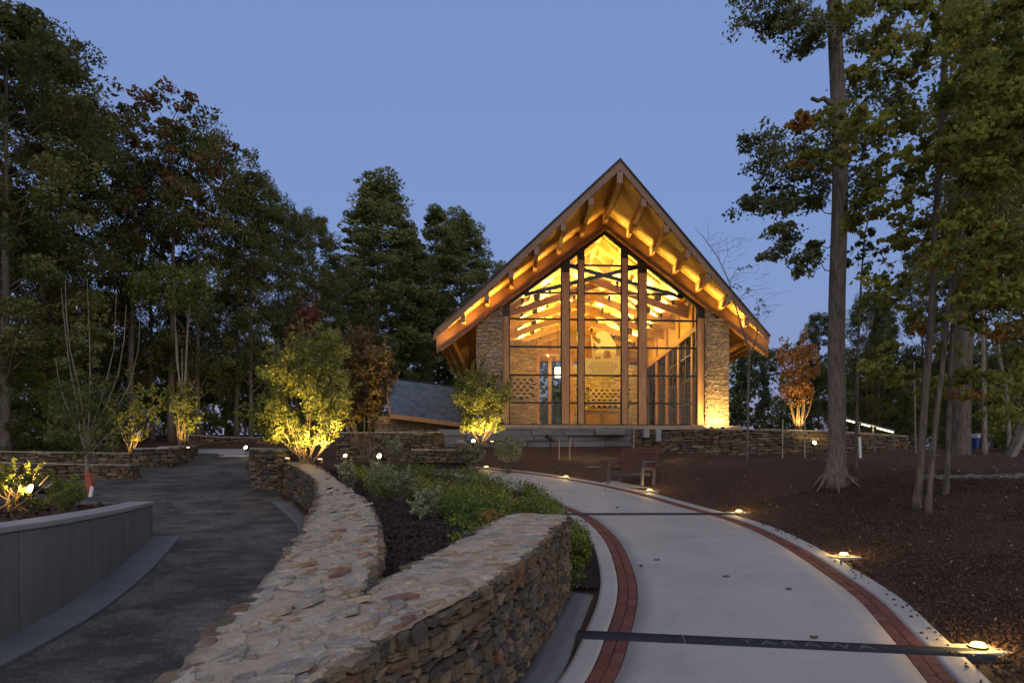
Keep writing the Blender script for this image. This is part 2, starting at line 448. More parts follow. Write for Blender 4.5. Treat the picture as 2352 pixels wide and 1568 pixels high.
for p, ang, w, sl in bricks:
    Mx = Matrix.Translation((p[0], p[1], P(p[1]) + .001 + random.uniform(-.002, .0015))) @ Matrix.Rotation(ang, 4, 'Z') @ Matrix.Rotation(-math.atan(sl), 4, 'Y') @ Matrix.Diagonal((.197, w, .05, 1))
    if cnt < 300:
        o = put('brick', brick_me, path); o.matrix_basis = Mx; cnt += 1
    else:
        rest.add([Mx @ v.co for v in brick_me.vertices], [tuple(f.vertices) for f in brick_me.polygons])
o = rest.build('brick_course', M['brick'], path); tag(o, kind='stuff')
# slate bands across the path
def slate_band(a, b, w, cuts):
    n = 60
    d = (b-a)/np.linalg.norm(b-a); nrm = np.array([-d[1], d[0]])
    edges = [0] + cuts + [1]
    for k in range(len(edges)-1):
        t = np.linspace(edges[k]+(.001 if k else 0), edges[k+1]-.001, 16)
        c = a[None] + (b-a)[None]*t[:, None]
        rows = []
        for off, dz in ((-w/2, -.06), (-w/2, .005), (w/2, .005), (w/2, -.06)):
            q = c + nrm*off; rows.append(np.concatenate([q, (P(q[:, 1])+dz)[:, None]], 1))
        A = np.stack(rows, 0)
        grid_mesh('slate_slab', A[..., 0], A[..., 1], A[..., 2], M['slate'], path, smooth=False)
slate_band(*SLATE[0], .25, [.275, .905])
slate_band(*SLATE[1], .25, [.3, .7])
# engraved name on the near band (flat lettering, read from the camera side)
cu = bpy.data.curves.new('lettering', 'FONT'); cu.body = 'TARAWA'; cu.size = .185; cu.align_x = 'CENTER'; cu.align_y = 'CENTER'; cu.space_character = 1.35; cu.extrude = .0015
tmp = bpy.data.objects.new('tmp', cu); COL.objects.link(tmp)
dg = bpy.context.evaluated_depsgraph_get(); me = bpy.data.meshes.new_from_object(tmp.evaluated_get(dg)); bpy.data.objects.remove(tmp)
a, b = SLATE[0]; c = a + (b-a)*.575
o = put('lettering', me, path); me.materials.clear(); me.materials.append(M['slate_letter'])
ang = math.atan2(b[1]-a[1], b[0]-a[0]); slp = math.atan(float(P(c[1]+.1)-P(c[1]-.1))/.2)
o.matrix_basis = Matrix.Translation((c[0], c[1], P(c[1])+.0065)) @ Matrix.Rotation(slp, 4, 'X') @ Matrix.Rotation(ang, 4, 'Z') @ Matrix.Diagonal((1.18, 1, 1, 1))

# bench pad beside the path, drainage gutter beside the wall, kerb footings
pad = [at(1375, 1105, 18.2)[:2], at(1500, 1120, 17.3)[:2], at(1555, 1113, 17.9)[:2], at(1430, 1102, 18.9)[:2]]
mb = MB(); mb.prism([(p[0], p[1], P(p[1])-.10) for p in pad], (0, 0, .115)); o = mb.build('bench_pad', M['concrete']); tag(o, kind='structure', label='small concrete pad under the bench beside the path')

def ribbon(name, Lp, Rp, zf, mat, dz, depth=.12, n=60, parent=None, crs=4):
    Lp = np.array(Lp); Rp = np.array(Rp); k = np.arange(len(Lp)); s = np.linspace(0, len(Lp)-1, n)
    l = np.stack([cr(k, Lp[:, 0], s), cr(k, Lp[:, 1], s)], -1); r = np.stack([cr(k, Rp[:, 0], s), cr(k, Rp[:, 1], s)], -1)
    f = np.linspace(0, 1, crs)[None, :, None]; p = l[:, None]*(1-f) + r[:, None]*f
    z = zf(p[..., 0], p[..., 1]) + dz
    top = np.concatenate([p, z[..., None]], -1); A = np.concatenate([top[:, :1]-[0, 0, depth], top, top[:, -1:]-[0, 0, depth]], 1)
    A = np.concatenate([A[:1]-[0, 0, depth], A, A[-1:]-[0, 0, depth]], 0)
    return grid_mesh(name, A[..., 0], A[..., 1], A[..., 2], mat, parent, smooth=False)
Pxy = lambda x, y: P(y)
o = ribbon('gutter', [(-1.2, 2.0), (-.55, 3.6), (.0, 5.0), (.27, 6.2), (.66, 7.9)], [(-.98, 2.0), (-.30, 3.6), (.30, 5.0), (.60, 6.3), (.92, 7.75)], Pxy, M['footing'], -.006)
tag(o, 'dark concrete strip between the stone wall and the path', kind='structure')
o = ribbon('gutter', [(-5.55, 15.75), (-4.9, 14.6), (-4.3, 13.4), (-3.85, 12.3), (-3.5, 11.2)], [(-5.05, 15.75), (-4.45, 14.5), (-3.9, 13.3), (-3.45, 12.2), (-3.1, 11.2)], Pxy, M['footing'], .005)
tag(o, 'pale curved kerb at the foot of the far end of the stone wall', kind='structure')

# asphalt lane on the left
ys = np.arange(.2, 26.4, .2)
lx = np.interp(ys, [0, 4.5, 5.4, 6.5, 8.5, 9.9, 11.3, 11.5, 12.2, 18.7, 19.0, 19.2, 22.2, 24.8, 26.4], [-4.3, -4.1, -4.15, -4.3, -4.78, -5.15, -5.6, -6.4, -17, -17, -12, -10.8, -12.4, -11.6, -12.2])
rx = np.interp(ys, [0, 3, 5.4, 6.7, 8.5, 10, 11.4, 13.4, 15.7, 17.5, 19.1, 22, 25.2, 26.4], [-1.4, -1.5, -1.8, -2.05, -2.5, -2.85, -3.2, -4.0, -5.2, -6.2, -7.2, -8.6, -9.7, -10])
f = np.linspace(0, 1, 30); X = lx[:, None]*(1-f) + rx[:, None]*f; Y = np.repeat(ys[:, None], 30, 1)
o = grid_mesh('lane', X, Y, P(Y)-.010+.003*nz(X, Y), M['asphalt']); tag(o, 'dark asphalt lane with swirling dusty marks running uphill between the walls', kind='structure')
o = ribbon('landing', [at(445, 1047, 25.3)[:2], at(455, 1034, 27.3)[:2]], [at(578, 1047, 25.3)[:2], at(580, 1030, 27.3)[:2]], Pxy, M['concrete'], -.01, n=12); tag(o, 'pale concrete landing at the top of the asphalt lane', kind='structure')

# ------------------------------------------------------------------ stones
def unit_stone(seed, nr=8, cham=(.05, .20), bulge=.10, rnd=False, rough=.09):
    """one dressed stone: chamfered irregular block (or a rounded flag when rnd)"""
    r = np.random.default_rng(seed)
    if rnd:
        a = np.linspace(0, 2*np.pi, nr, endpoint=False) + np.pi/nr + r.normal(0, .12, nr)
        ca, sa = np.cos(a), np.sin(a); k = .5/((np.abs(ca)**2.6 + np.abs(sa)**2.6)**(1/2.6))*(1 + r.normal(0, rough, nr)); x, z = k*ca, k*sa
    else:
        x, z = [], []
        for sx, sz, first in ((1, -1, 1), (1, 1, 0), (-1, 1, 1), (-1, -1, 0)):
            c1, c2 = r.uniform(*cham, 2); e = r.normal(0, .025, 2)
            p1 = (sx*(.5-c1*.6), sz*(.5+e[0])); p2 = (sx*(.5+e[1]), sz*(.5-c2))
            for p in ((p1, p2) if first else (p2, p1)): x.append(p[0]); z.append(p[1])
        x, z = np.array(x), np.array(z); nr = 8
    x, z = np.clip(x, -.53, .53), np.clip(z, -.53, .53)
    ins = .90 + r.normal(0, .025, nr); bul = r.normal(0, bulge, nr)
    mb = MB()
    mb.add([(x[i], 1.0, z[i]) for i in range(nr)] + [(x[i], -.5+bul[i]*.5, z[i]) for i in range(nr)] + [(x[i]*ins[i], -1.0+bul[i], z[i]*ins[i]) for i in range(nr)] + [(r.normal(0, .08), -1.08+r.normal(0, bulge*.6), r.normal(0, .08))],
           [(i, (i+1) % nr, nr+(i+1) % nr, nr+i) for i in range(nr)] + [(nr+i, nr+(i+1) % nr, 2*nr+(i+1) % nr, 2*nr+i) for i in range(nr)] + [(2*nr+i, 2*nr+(i+1) % nr, 3*nr) for i in range(nr)])
    return mb.mesh('stone')
def unit_set(mat, n=9, **kw):
    out = []
    for i in range(n):
        me = unit_stone(100+i, **kw); me.materials.append(M[mat]); out.append(me)
    return out
U_WALL = unit_set('wall_stone', 18, cham=(.06, .36), bulge=.16); U_LEDGE = unit_set('ledge_stone', cham=(.03, .14))
U_CAP = unit_set('cap_stone', 14, nr=10, rnd=True, rough=.15, bulge=.15); U_RED = unit_set('red_stone', 3, nr=10, rnd=True, rough=.15, bulge=.15); U_RUST = unit_set('rust_stone', 3, nr=10, rnd=True, rough=.15, bulge=.15)

def px_size(Mx):
    c = Mx.translation; d = max(c.y, .5)
    return max(Mx.col[0].length, Mx.col[2].length)/d

def realise(items, parent, name, rest_name, cap=300):
    """items: (matrix, mesh); the largest in view become objects, the rest one joined part"""
    items.sort(key=lambda it: -px_size(it[0]))
    for Mx, me in items[:cap]:
        o = put(name, me, parent); o.matrix_basis = Mx
    rem = items[cap:]
    if rem:
        V, Fc, T = [], [], []; n = 0; mats = []
        groups = {}
        for Mx, me in rem: groups.setdefault(me.materials[0].name, []).append((Mx, me))
        for mn, its in groups.items():
            V, T, Fs, n = [], [], [], 0
            for Mx, me in its:
                c = np.array([v.co for v in me.vertices]); A = np.array(Mx)
                V.append(c @ A[:3, :3].T + A[:3, 3]); Fs.extend([tuple(n+i for i in f.vertices) for f in me.polygons]); T.extend([random.random()]*len(me.polygons)); n += len(c)
            m2 = bpy.data.meshes.new(rest_name); m2.from_pydata(np.concatenate(V).tolist(), [], Fs); m2.update()
            m2.attributes.new('tint', 'FLOAT', 'FACE').data.foreach_set('value', np.array(T, np.float32))
            m2.materials.append(M[mn]); o = put(rest_name, m2, parent); tag(o, kind='stuff')

def frame(pos, along, out, L, H, D, roll=0):
    a = Vector(along).normalized(); o = Vector(out).normalized(); z = a.cross(o); 
    if z.z < 0: z = -z
    R = Matrix((a, -o, z)).transposed().to_4x4()
    return Matrix.Translation(pos) @ R @ Matrix.Rotation(roll, 4, 'Y') @ Matrix.Diagonal((L, D, H, 1))

def face_stones(poly, zb, zt, side, units, lw=(.12, .34), lh=(.07, .15), gap=.008, depth=(.03, .06), items=None, jit=.5):
    """random-coursed rubble on the vertical face standing over the ground polyline; side=+1: outward is left of travel"""
    items = [] if items is None else items
    poly = np.array(poly, float); seg = np.linalg.norm(np.diff(poly, axis=0), axis=1); arc = np.concatenate([[0], np.cumsum(seg)]); Lt = arc[-1]
    pt = lambda q: np.array([np.interp(q, arc, poly[:, 0]), np.interp(q, arc, poly[:, 1])])
    hmax = max(zt(*p)-zb(*p) for p in poly)
    zz = 0.0
    ph = random.uniform(0, 6)
    while zz < hmax + .05:
        h = random.uniform(*lh); q = -random.uniform(0, .2)
        while q < Lt:
            w = random.uniform(*lw)*(1.35 if random.random() < .12 else 1)
            q0, q1 = max(q, 0), min(q+w, Lt); q += w
            if q1-q0 < .05: continue
            qm = (q0+q1)/2; p = pt(qm); dp = pt(min(qm+.03, Lt)) - pt(max(qm-.03, 0)); dp /= np.linalg.norm(dp)
            b, tp = float(zb(*p)), float(zt(*p))
            wob = .035*math.sin(qm*2.1+ph+zz*3)*(h/.11)
            z0, z1 = b+zz+wob, b+zz+h+wob
            if z0 > tp-.03: continue
            z1 = min(z1, tp-.004)
            if z1-z0 < .03: continue
            slope = (zb(*pt(min(qm+.1, Lt)))-zb(*pt(max(qm-.1, 0))))/.2 if Lt > .3 else 0
            parts = [(z0, z1)]
            if random.random() < .25 and z1-z0 > .085:
                m = z0 + (z1-z0)*random.uniform(.4, .6); parts = [(z0, m), (m, z1)]
            for a, c in parts:
                out = (-dp[1]*side, dp[0]*side, 0)
                dd = random.uniform(*depth)
                items.append((frame((p[0], p[1], (a+c)/2), (dp[0], dp[1], 0), out, q1-q0-gap, (c-a)-gap, dd, random.uniform(-.06, .06)*jit*2), random.choice(units)))
        zz += h
    return items

def top_stones(Lf, Rf, zf, n0, n1, units, items=None, step=(.10, .24), fill=.80, gap=.02, wr=(.16, .38)):
    """flat stones bedded in the mortar of a wall top; Lf,Rf: edge point functions of station q in metres"""
    items = [] if items is None else items
    q = n0
    while q < n1:
        st = random.uniform(*step); l, r = Lf(q+st/2), Rf(q+st/2)
        W = np.linalg.norm(r-l); u = (r-l)/W; along = Lf(q+st)-Lf(q); along = along/np.linalg.norm(along)
        x = random.uniform(-.1, .02)
        while x < W:
            w = random.uniform(*wr); a, b = max(x+gap/2, .0), min(x+w-gap/2, W); x += w
            if b-a < .05 or random.random() > fill: continue
            c = l + u*(a+b)/2 + along*random.uniform(-.04, .04)
            z = float(zf(*c))
            k = random.random(); U = U_RED if k < .03 else U_RUST if k < .08 else units
            nrm = Vector((0, 0, 1))
            slope = (zf(*(c+along*.1))-zf(*(c-along*.1)))/.2
            al = Vector((along[0], along[1], slope)).normalized(); uu = Vector((u[0], u[1], 0)).normalized(); up = uu.cross(al)
            if up.z < 0: up = -up
            R = Matrix((uu, -up, al)).transposed().to_4x4()
            Mx = Matrix.Translation((c[0], c[1], z - .0262)) @ R @ Matrix.Rotation(random.uniform(-.55, .55), 4, 'Y') @ Matrix.Diagonal((b-a, .018, st*random.uniform(.80, 1.08), 1))
            items.append((Mx, random.choice(U)))
        q += st
    return items

# ------------------------------------------------------------------ the forked stone wall in front
TRy, TRz = [0, 1, 2.5, 3.5, 4.95, 8, 9], [-.93, -.9, -.83, -.78, -.69, -.46, -.40]
TLy, TLz = [0, 1, 2.6, 4.3, 6.7, 10, 12.5, 14.3, 16.9, 18], [-.93, -.9, -.82, -.72, -.6, -.37, -.26, -.13, .29, .42]
zr = lambda x, y: EYE + float(cr(TRy, TRz, y)); zl = lambda x, y: EYE + float(cr(TLy, TLz, y))
RR = np.array([(-1.28, 1.0), (-1.0, 2.0), (-.82, 2.71), (-.65, 3.3), (-.45, 3.83), (-.08, 4.85), (.25, 6.1), (.64, 7.85)])      # right arm, right edge
RL = np.array([(-.93, 4.06), (-.90, 4.45), (-.84, 4.85), (-.63, 5.6), (-.37, 6.68), (.02, 8.05)])                                             # right arm, left edge
LL = np.array([(-1.2, .6), (-1.28, 1.6), (-1.36, 2.65), (-1.48, 3.34), (-1.62, 4.39), (-1.87, 5.68), (-2.22, 7.31), (-2.84, 10.0), (-3.42, 12.0), (-4.05, 14.1), (-4.85, 15.7), (-5.78, 17.1)])
LR = np.array([(-.93, 4.06), (-.96, 4.5), (-1.04, 5.17), (-1.26, 6.43), (-1.65, 8.18), (-2.24, 10.2), (-2.86, 12.0), (-3.5, 13.9), (-4.2, 15.4), (-5.0, 16.7)])
def res(poly, n):
    k = np.arange(len(poly)); s = np.linspace(0, len(poly)-1, n*8)
    q = np.stack([cr(k, poly[:, 0], s), cr(k, poly[:, 1], s)], -1); a = np.concatenate([[0], np.cumsum(np.linalg.norm(np.diff(q, axis=0), axis=1))]); t = np.linspace(0, a[-1], n)
    return np.stack([np.interp(t, a, q[:, 0]), np.interp(t, a, q[:, 1])], -1), a[-1]
wall = empty('stone_wall', (-1.2, 4.2, float(P(4.2))))
tag(wall, 'forked rubble stone wall with pale mortared top in front of the planting bed', 'stone wall')
def core(name, A, B, zA, zB, mat, parent, dz_top=0, below=.25, inset=0.0):
    """solid between two edge lines"""
    v = []; n = len(A)
    for a, b, za, zb_ in zip(A, B, zA, zB):
        u = (b-a)/np.linalg.norm(b-a)*inset
        a2, b2 = a+u, b-u
        v += [(a2[0], a2[1], P(a2[1])-below), (a2[0], a2[1], za+dz_top), (b2[0], b2[1], zb_+dz_top), (b2[0], b2[1], P(b2[1])-below)]
    f = []
    for i in range(n-1):
        for k in range(3): f.append((4*i+k, 4*i+k+1, 4*i+4+k+1, 4*i+4+k))
    f += [(0, 1, 2, 3), tuple(4*(n-1)+k for k in (3, 2, 1, 0))]
    return MB().add(v, f).build(name, mat, parent)
rr, RRlen = res(RR, 90); ll, LLlen = res(LL, 140)
# merged butt, then the two arms
bA, _ = res(LL[:5], 40); bB, _ = res(RR[:5], 40)
aL, _ = res(LL[4:], 70); aR, _ = res(LR, 70); cL, _ = res(RL, 40); cR, _ = res(RR[4:], 40)
zR = lambda q: np.array([zr(*p) for p in q]); zL = lambda q: np.array([zl(*p) for p in q])
for nm, A, B, za, zb_ in (('butt', bA, bB, zL(bA), zR(bB)), ('left', aL, aR, zL(aL), zL(aR)), ('right', cL, cR, zR(cL), zR(cR))):
    core('mortar_core', A, B, za-.06, zb_-.06, M['mortar'], wall, inset=.05)
    # mortar top, edges frayed between the stones
    v = []; n = len(A); kk = 7
    for a, b, z0, z1 in zip(A, B, za, zb_):
        j0, j1 = random.gauss(0, .012), random.gauss(0, .012); u = (b-a)/np.linalg.norm(b-a)
        p0, p1 = a+u*(j0-.014), b+u*(j1+.014)
        v.append((*(a+u*.05), z0-.055))
        for t_ in np.linspace(0, 1, kk):
            p = p0*(1-t_)+p1*t_; v.append((p[0], p[1], z0*(1-t_)+z1*t_ - .012 + random.gauss(0, .003) - (.014 if t_ in (0, 1) else 0)))
        v.append((*(b-u*.05), z1-.055))
    w = kk+2; f = [(i*w+k, i*w+k+1, i*w+w+k+1, i*w+w+k) for i in range(n-1) for k in range(w-1)] + [tuple(range(w)), tuple((n-1)*w+k for k in reversed(range(w)))]
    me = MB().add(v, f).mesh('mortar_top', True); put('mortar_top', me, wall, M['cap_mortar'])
def pf(q, L): return lambda s: np.array([np.interp(s, np.linspace(0, L, len(q)), q[:, 0]), np.interp(s, np.linspace(0, L, len(q)), q[:, 1])])
caps = []
for A, B, zf in ((bA, bB, lambda x, y: .5*(zr(x, y)+zl(x, y))), (aL, aR, zl), (cL, cR, zr)):
    La = np.linalg.norm(np.diff(A, axis=0), axis=1).sum()
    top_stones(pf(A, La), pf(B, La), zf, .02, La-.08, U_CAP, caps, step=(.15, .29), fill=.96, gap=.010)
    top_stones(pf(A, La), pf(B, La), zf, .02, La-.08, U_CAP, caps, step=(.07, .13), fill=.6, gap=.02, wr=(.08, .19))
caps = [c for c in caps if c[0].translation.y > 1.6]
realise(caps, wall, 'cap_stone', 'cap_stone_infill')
fs = []
face_stones(rr[rr[:, 1] > 1.9], lambda x, y: P(y)-.06, lambda x, y: zr(x, y)-.01, -1, U_WALL, (.07, .22), (.045, .105), items=fs, jit=1.0)
face_stones([rr[-1], cL[-1]], lambda x, y: P(y)-.06, lambda x, y: zr(x, y)-.01, -1, U_WALL, (.12, .26), (.06, .12), items=fs)
face_stones(ll[ll[:, 1] > 2.0], lambda x, y: P(y)-.06, lambda x, y: zl(x, y)-.01, 1, U_WALL, (.11, .28), (.06, .13), items=fs)
face_stones([ll[-1], aR[-1]], lambda x, y: P(y)-.06, lambda x, y: zl(x, y)-.01, 1, U_WALL, (.12, .26), (.06, .12), items=fs)
face_stones(aR, lambda x, y: zl(x, y)-.5, lambda x, y: zl(x, y)-.01, -1, U_WALL, (.14, .32), (.08, .14), items=fs)
face_stones(cL, lambda x, y: zr(x, y)-.5, lambda x, y: zr(x, y)-.01, 1, U_WALL, (.14, .32), (.08, .14), items=fs)
vis = lambda it: it[0].translation.x > -1.3 and it[0].translation.y < 8.3 or it[0].translation.y > 10.8
front = [i for i in fs if vis(i)]; back = [i for i in fs if not vis(i)]
front.sort(key=lambda it: -px_size(it[0])); realise(front[:300], wall, 'stone', 'stone_infill'); realise(front[300:]+back, wall, 'stone', 'stone_infill', cap=0)

# ------------------------------------------------------------------ planting bed inside the fork
BY = np.concatenate([np.arange(4.25, 8.0, .15), np.arange(8.0, 21.6, .2)])
def bed_z(x, y):
    edge = np.interp(y, PL[:, 1], PL[:, 0])
    raise_ = np.interp(y, [3, 5, 8, 12, 14, 17, 20, 22], [.58, .58, .62, .52, .46, .34, .12, .0])
    k = np.where(y < 7.95, 1.0, 1 - (1 - smooth(.05, 1.0, edge - x)*smooth(7.9, 9.4, y))*smooth(-.25, .15, x))
    k = np.where(y < 9.4, k, smooth(.05, 1.0, edge - x))
    return P(y) + raise_*k + .02*nz(x*1.3, y*1.3)
xl = np.interp(BY, (LL[3:][:, 1]), LL[3:][:, 0]) + .28
xl = np.where(BY > 16.4, np.interp(BY, [16.4, 17.2, 19, 21.6], [-5.0, -6.0, -6.9, -7.6]), xl)
xr_ = np.where(BY < 7.95, np.interp(BY, cL[:, 1], cL[:, 0]) + .22, np.interp(BY, PL[:, 1], PL[:, 0]) - .01)
_g = []
for _sel in (BY < 7.95, BY > 7.9):
    f = np.linspace(0, 1, 34); X = xl[_sel][:, None]*(1-f)+xr_[_sel][:, None]*f; Y = np.repeat(BY[_sel][:, None], 34, 1); _g.append((X, Y, bed_z(X, Y)))
_v = np.concatenate([np.stack(g, -1).reshape(-1, 3) for g in _g]); _q = []; _n = 0
for g in _g:
    i = np.arange(g[0].size).reshape(g[0].shape)+_n; _n += g[0].size; _q.append(np.stack([i[:-1, :-1], i[:-1, 1:], i[1:, 1:], i[1:, :-1]], -1).reshape(-1, 4))
_me = quad_mesh('planting_bed', _v, np.concatenate(_q)); _me.polygons.foreach_set('use_smooth', np.ones(len(_me.polygons), bool))
o = put('planting_bed', _me, None, M['dark_mulch']); tag(o, 'bed of dark bark chips between the two arms of the stone wall', kind='structure')
# loose bark chips on the near part of the bed
def chips(n, xf, yf, zf, mat, name, label, size=(.02, .06)):
    y = rng.uniform(*yf, n); lo, hi = xf(y); x = lo + (hi-lo)*rng.random(n); z = zf(x, y) + .006
    s = rng.uniform(*size, n); a = rng.uniform(0, 6.28, n); tl_ = rng.normal(0, .45, (n, 2))
    dx = np.stack([np.cos(a), np.sin(a), tl_[:, 0]], 1)*s[:, None]; dy = np.stack([-np.sin(a), np.cos(a), tl_[:, 1]], 1)*(s*.35)[:, None]
    c = np.stack([x, y, z], 1); v = np.stack([c-dx-dy, c+dx-dy, c+dx*.8+dy, c-dx*.9+dy], 1)
    up = np.array([0, 0, .008]); v = np.concatenate([v-up, v+up], 1).reshape(-1, 3)
    b = np.arange(n)[:, None, None]*8
    q = (b + np.array([[4, 5, 6, 7], [0, 1, 5, 4], [1, 2, 6, 5], [2, 3, 7, 6], [3, 0, 4, 7]])[None]).reshape(-1, 4)
    me = quad_mesh(name, v, q); me.attributes.new('tint', 'FLOAT', 'FACE').data.foreach_set('value', np.repeat(rng.random(n), 5).astype(np.float32))
    o = put(name, me, None, mat); tag(o, label, kind='stuff'); return o
stone_mat('bark_chip', [(.022,.017,.017), (.04,.028,.025), (.015,.013,.014), (.06,.045,.04), (.03,.022,.02), (.05,.032,.026)])
stone_mat('brown_chip', [(.055,.032,.02), (.07,.042,.027), (.04,.024,.015), (.09,.06,.04), (.06,.036,.023), (.05,.03,.02)])
stone_mat('pale_litter', [(.22,.17,.12), (.15,.10,.06), (.28,.24,.19), (.12,.07,.04)])
chips(16000, lambda y: (np.interp(y, BY, xl)+.05, np.interp(y, BY, xr_)-.1), (4.4, 15), lambda x, y: bed_z(x, y), M['bark_chip'], 'bark_chips', 'dark bark chips scattered over the bed inside the fork', (.008, .028))
chips(26000, lambda y: (np.interp(y, PR[:, 1], PR[:, 0])+.12, np.full_like(y, 9.5)), (3.6, 15), lambda x, y: G(x, y)-.03, M['brown_chip'], 'mulch_chips', 'brown mulch chips on the slope beside the path', (.008, .024))
chips(150, lambda y: (np.interp(y, PR[:, 1], PR[:, 0])-.10-.14*rng.random(len(y))**3, np.interp(y, PR[:, 1], PR[:, 0])+.15), (3.6, 13), lambda x, y: np.maximum(G(x, y), P(y)), M['brown_chip'], 'spilled_mulch', 'mulch crumbs spilled along the right edge of the path', (.006, .02))
chips(700, lambda y: (np.interp(y, PR[:, 1], PR[:, 0])+.3, np.full_like(y, 13.)), (4, 23), lambda x, y: G(x, y)-.022, M['pale_litter'], 'leaf_litter', 'pale leaf litter strewn over the mulch slope', (.008, .026))
# ------------------------------------------------------------------ other stone walls
def rubble_wall(label, poly, thick, ztop, side, zbase=None, ends=(True, True), lw=(.16, .42), lh=(.07, .14), units=None, cap=300, capstones=True, name='stone_wall', cat='stone wall'):
    """poly: ground line of the seen face; ztop: rel. eye heights along it (list)"""
    poly = np.array(poly, float); n = len(poly)
    seg = np.concatenate([[0], np.cumsum(np.linalg.norm(np.diff(poly, axis=0), axis=1))])
    m = max(2, int(seg[-1]/.5)+1); tq = np.linspace(0, seg[-1], m)
    if n > 2: tq = np.unique(np.concatenate([tq, seg]))
    q = np.stack([np.interp(tq, seg, poly[:, 0]), np.interp(tq, seg, poly[:, 1])], -1)
    zt_ = EYE + np.interp(tq, seg, ztop)
    d = np.gradient(q, axis=0); d /= np.linalg.norm(d, axis=1)[:, None]
    out = np.stack([-d[:, 1]*side, d[:, 0]*side], -1); bk = q - out*thick
    zb_ = (lambda x, y: float(G(x, y))-.1) if zbase is None else (lambda x, y: zbase+EYE)
    w = empty(name, (float(q[:, 0].mean()), float(q[:, 1].mean()), zb_(*q[len(q)//2]))); tag(w, label, cat)
    def zt(x, y):
        i = np.argmin((q[:, 0]-x)**2+(q[:, 1]-y)**2); return float(zt_[i])
    v = []
    for a, b, z in zip(q - out*.04, bk, zt_):
        v += [(a[0], a[1], zb_(*a)-.2), (a[0], a[1], z-.03), (b[0], b[1], z-.03), (b[0], b[1], zb_(*a)-.2)]
    k = len(q); f = [(4*i+j, 4*i+(j+1) % 4, 4*i+4+(j+1) % 4, 4*i+4+j) for i in range(k-1) for j in range(4)] + [(0, 1, 2, 3), tuple(4*(k-1)+j for j in (3, 2, 1, 0))]
    MB().add(v, f).build('mortar_core', M['mortar'], w)
    units = units or U_WALL
    it = face_stones(q, zb_, lambda x, y: zt(x, y)-.03, side, units, lw, lh)
    if ends[0]: face_stones([bk[0], q[0]], zb_, lambda x, y: zt(x, y)-.03, side, units, lw, lh, items=it)
    if ends[1]: face_stones([q[-1], bk[-1]], zb_, lambda x, y: zt(x, y)-.03, side, units, lw, lh, items=it)
    realise(it, w, 'stone', 'stone_infill', cap)
    if capstones:
        # flat coping stones laid along the top
        q0 = 0.0; L = tq[-1]; slabs = []
        while q0 < L:
            q1 = min(q0 + random.uniform(.35, .7), L)
            if L - q1 < .2: q1 = L
            pts = []
            for tt in (q0+.008, q1-.008):
                a = np.array([np.interp(tt, tq, q[:, 0]), np.interp(tt, tq, q[:, 1])]); o_ = np.array([np.interp(tt, tq, out[:, 0]), np.interp(tt, tq, out[:, 1])]); z = np.interp(tt, tq, zt_)
                e = random.uniform(.0, .035); pts.append((a+o_*e, a-o_*(thick+.02), z))
            (a0, b0, z0), (a1, b1, z1) = pts; j = random.uniform(-.008, .012)
            mb = MB().hexa([(*a0, z0-.045), (*a1, z1-.045), (*b1, z1-.045), (*b0, z0-.045), (*a0, z0+j), (*a1, z1+j), (*b1, z1+j), (*b0, z0+j)])
            mb.build('coping_stone', M['cap_stone'], w); q0 = q1
    return w
def gp(px, d): return ((px-CXP)/F*d, d)
rel = lambda py, d: (HZ-py)/F*d
rubble_wall('low stone wall end beside the lane, below the lit multi-stemmed tree', [gp(-60, 18.9), gp(300, 19.1)], .5, [rel(1059, 18.9), rel(1066, 19.1)], -1, lw=(.14, .34), lh=(.06, .11))
rubble_wall('upper of the two stone walls stepping up at the far left of the lane', [gp(-60, 21.6), gp(302, 22.1)], .45, [rel(1034, 21.6), rel(1039, 22.1)], -1, lw=(.18, .42), cap=250)
rubble_wall('blocky stone wall corner where the asphalt lane bends', [gp(305, 21.9), gp(395, 22.3), gp(452, 24.8)], .6, [rel(1028, 21.9), rel(1027, 22.3), rel(1022, 24.8)], -1, cap=260)
rubble_wall('distant stone wall behind the pale landing at the top of the lane', [gp(432, 28.6), gp(520, 29.4), gp(604, 29.0)], .45, [rel(997, 28.6), rel(1003, 29.4), rel(1003, 29.0)], -1, cap=220)
rubble_wall('short stone pier at the lane beneath the big lit shrub', [(-7.35, 19.2), (-6.66, 17.55), (-5.75, 16.75)], .8, [rel(1028, 19.2), rel(1028, 17.5), rel(1032, 16.75)], 1 if False else -1, cap=300, lw=(.14, .36), lh=(.06, .13))
rubble_wall('long stone wall under the slate-roofed building, behind the bed shrubs', [gp(772, 24.4), gp(1012, 24.0)], .5, [rel(992, 24.4), rel(991, 24.0)], -1, cap=300)
rubble_wall('low stone wall stub beside the shrub at the top of the ground cover', [gp(944, 20.8), gp(1075, 20.8)], .45, [rel(1031, 20.8), rel(1031, 20.8)], -1, zbase=.3, cap=150, lw=(.14, .34), lh=(.05, .10))
rubble_wall('long stone retaining wall below the chapel, running right behind the big oak', [gp(1455, 26.4), gp(1700, 26.0), gp(1900, 26.2), gp(2085, 27.5)], .5, [rel(983, 26.4), rel(984, 26.0), rel(988, 26.2), rel(1000, 27.5)], -1, cap=300, lw=(.22, .55), lh=(.07, .15))

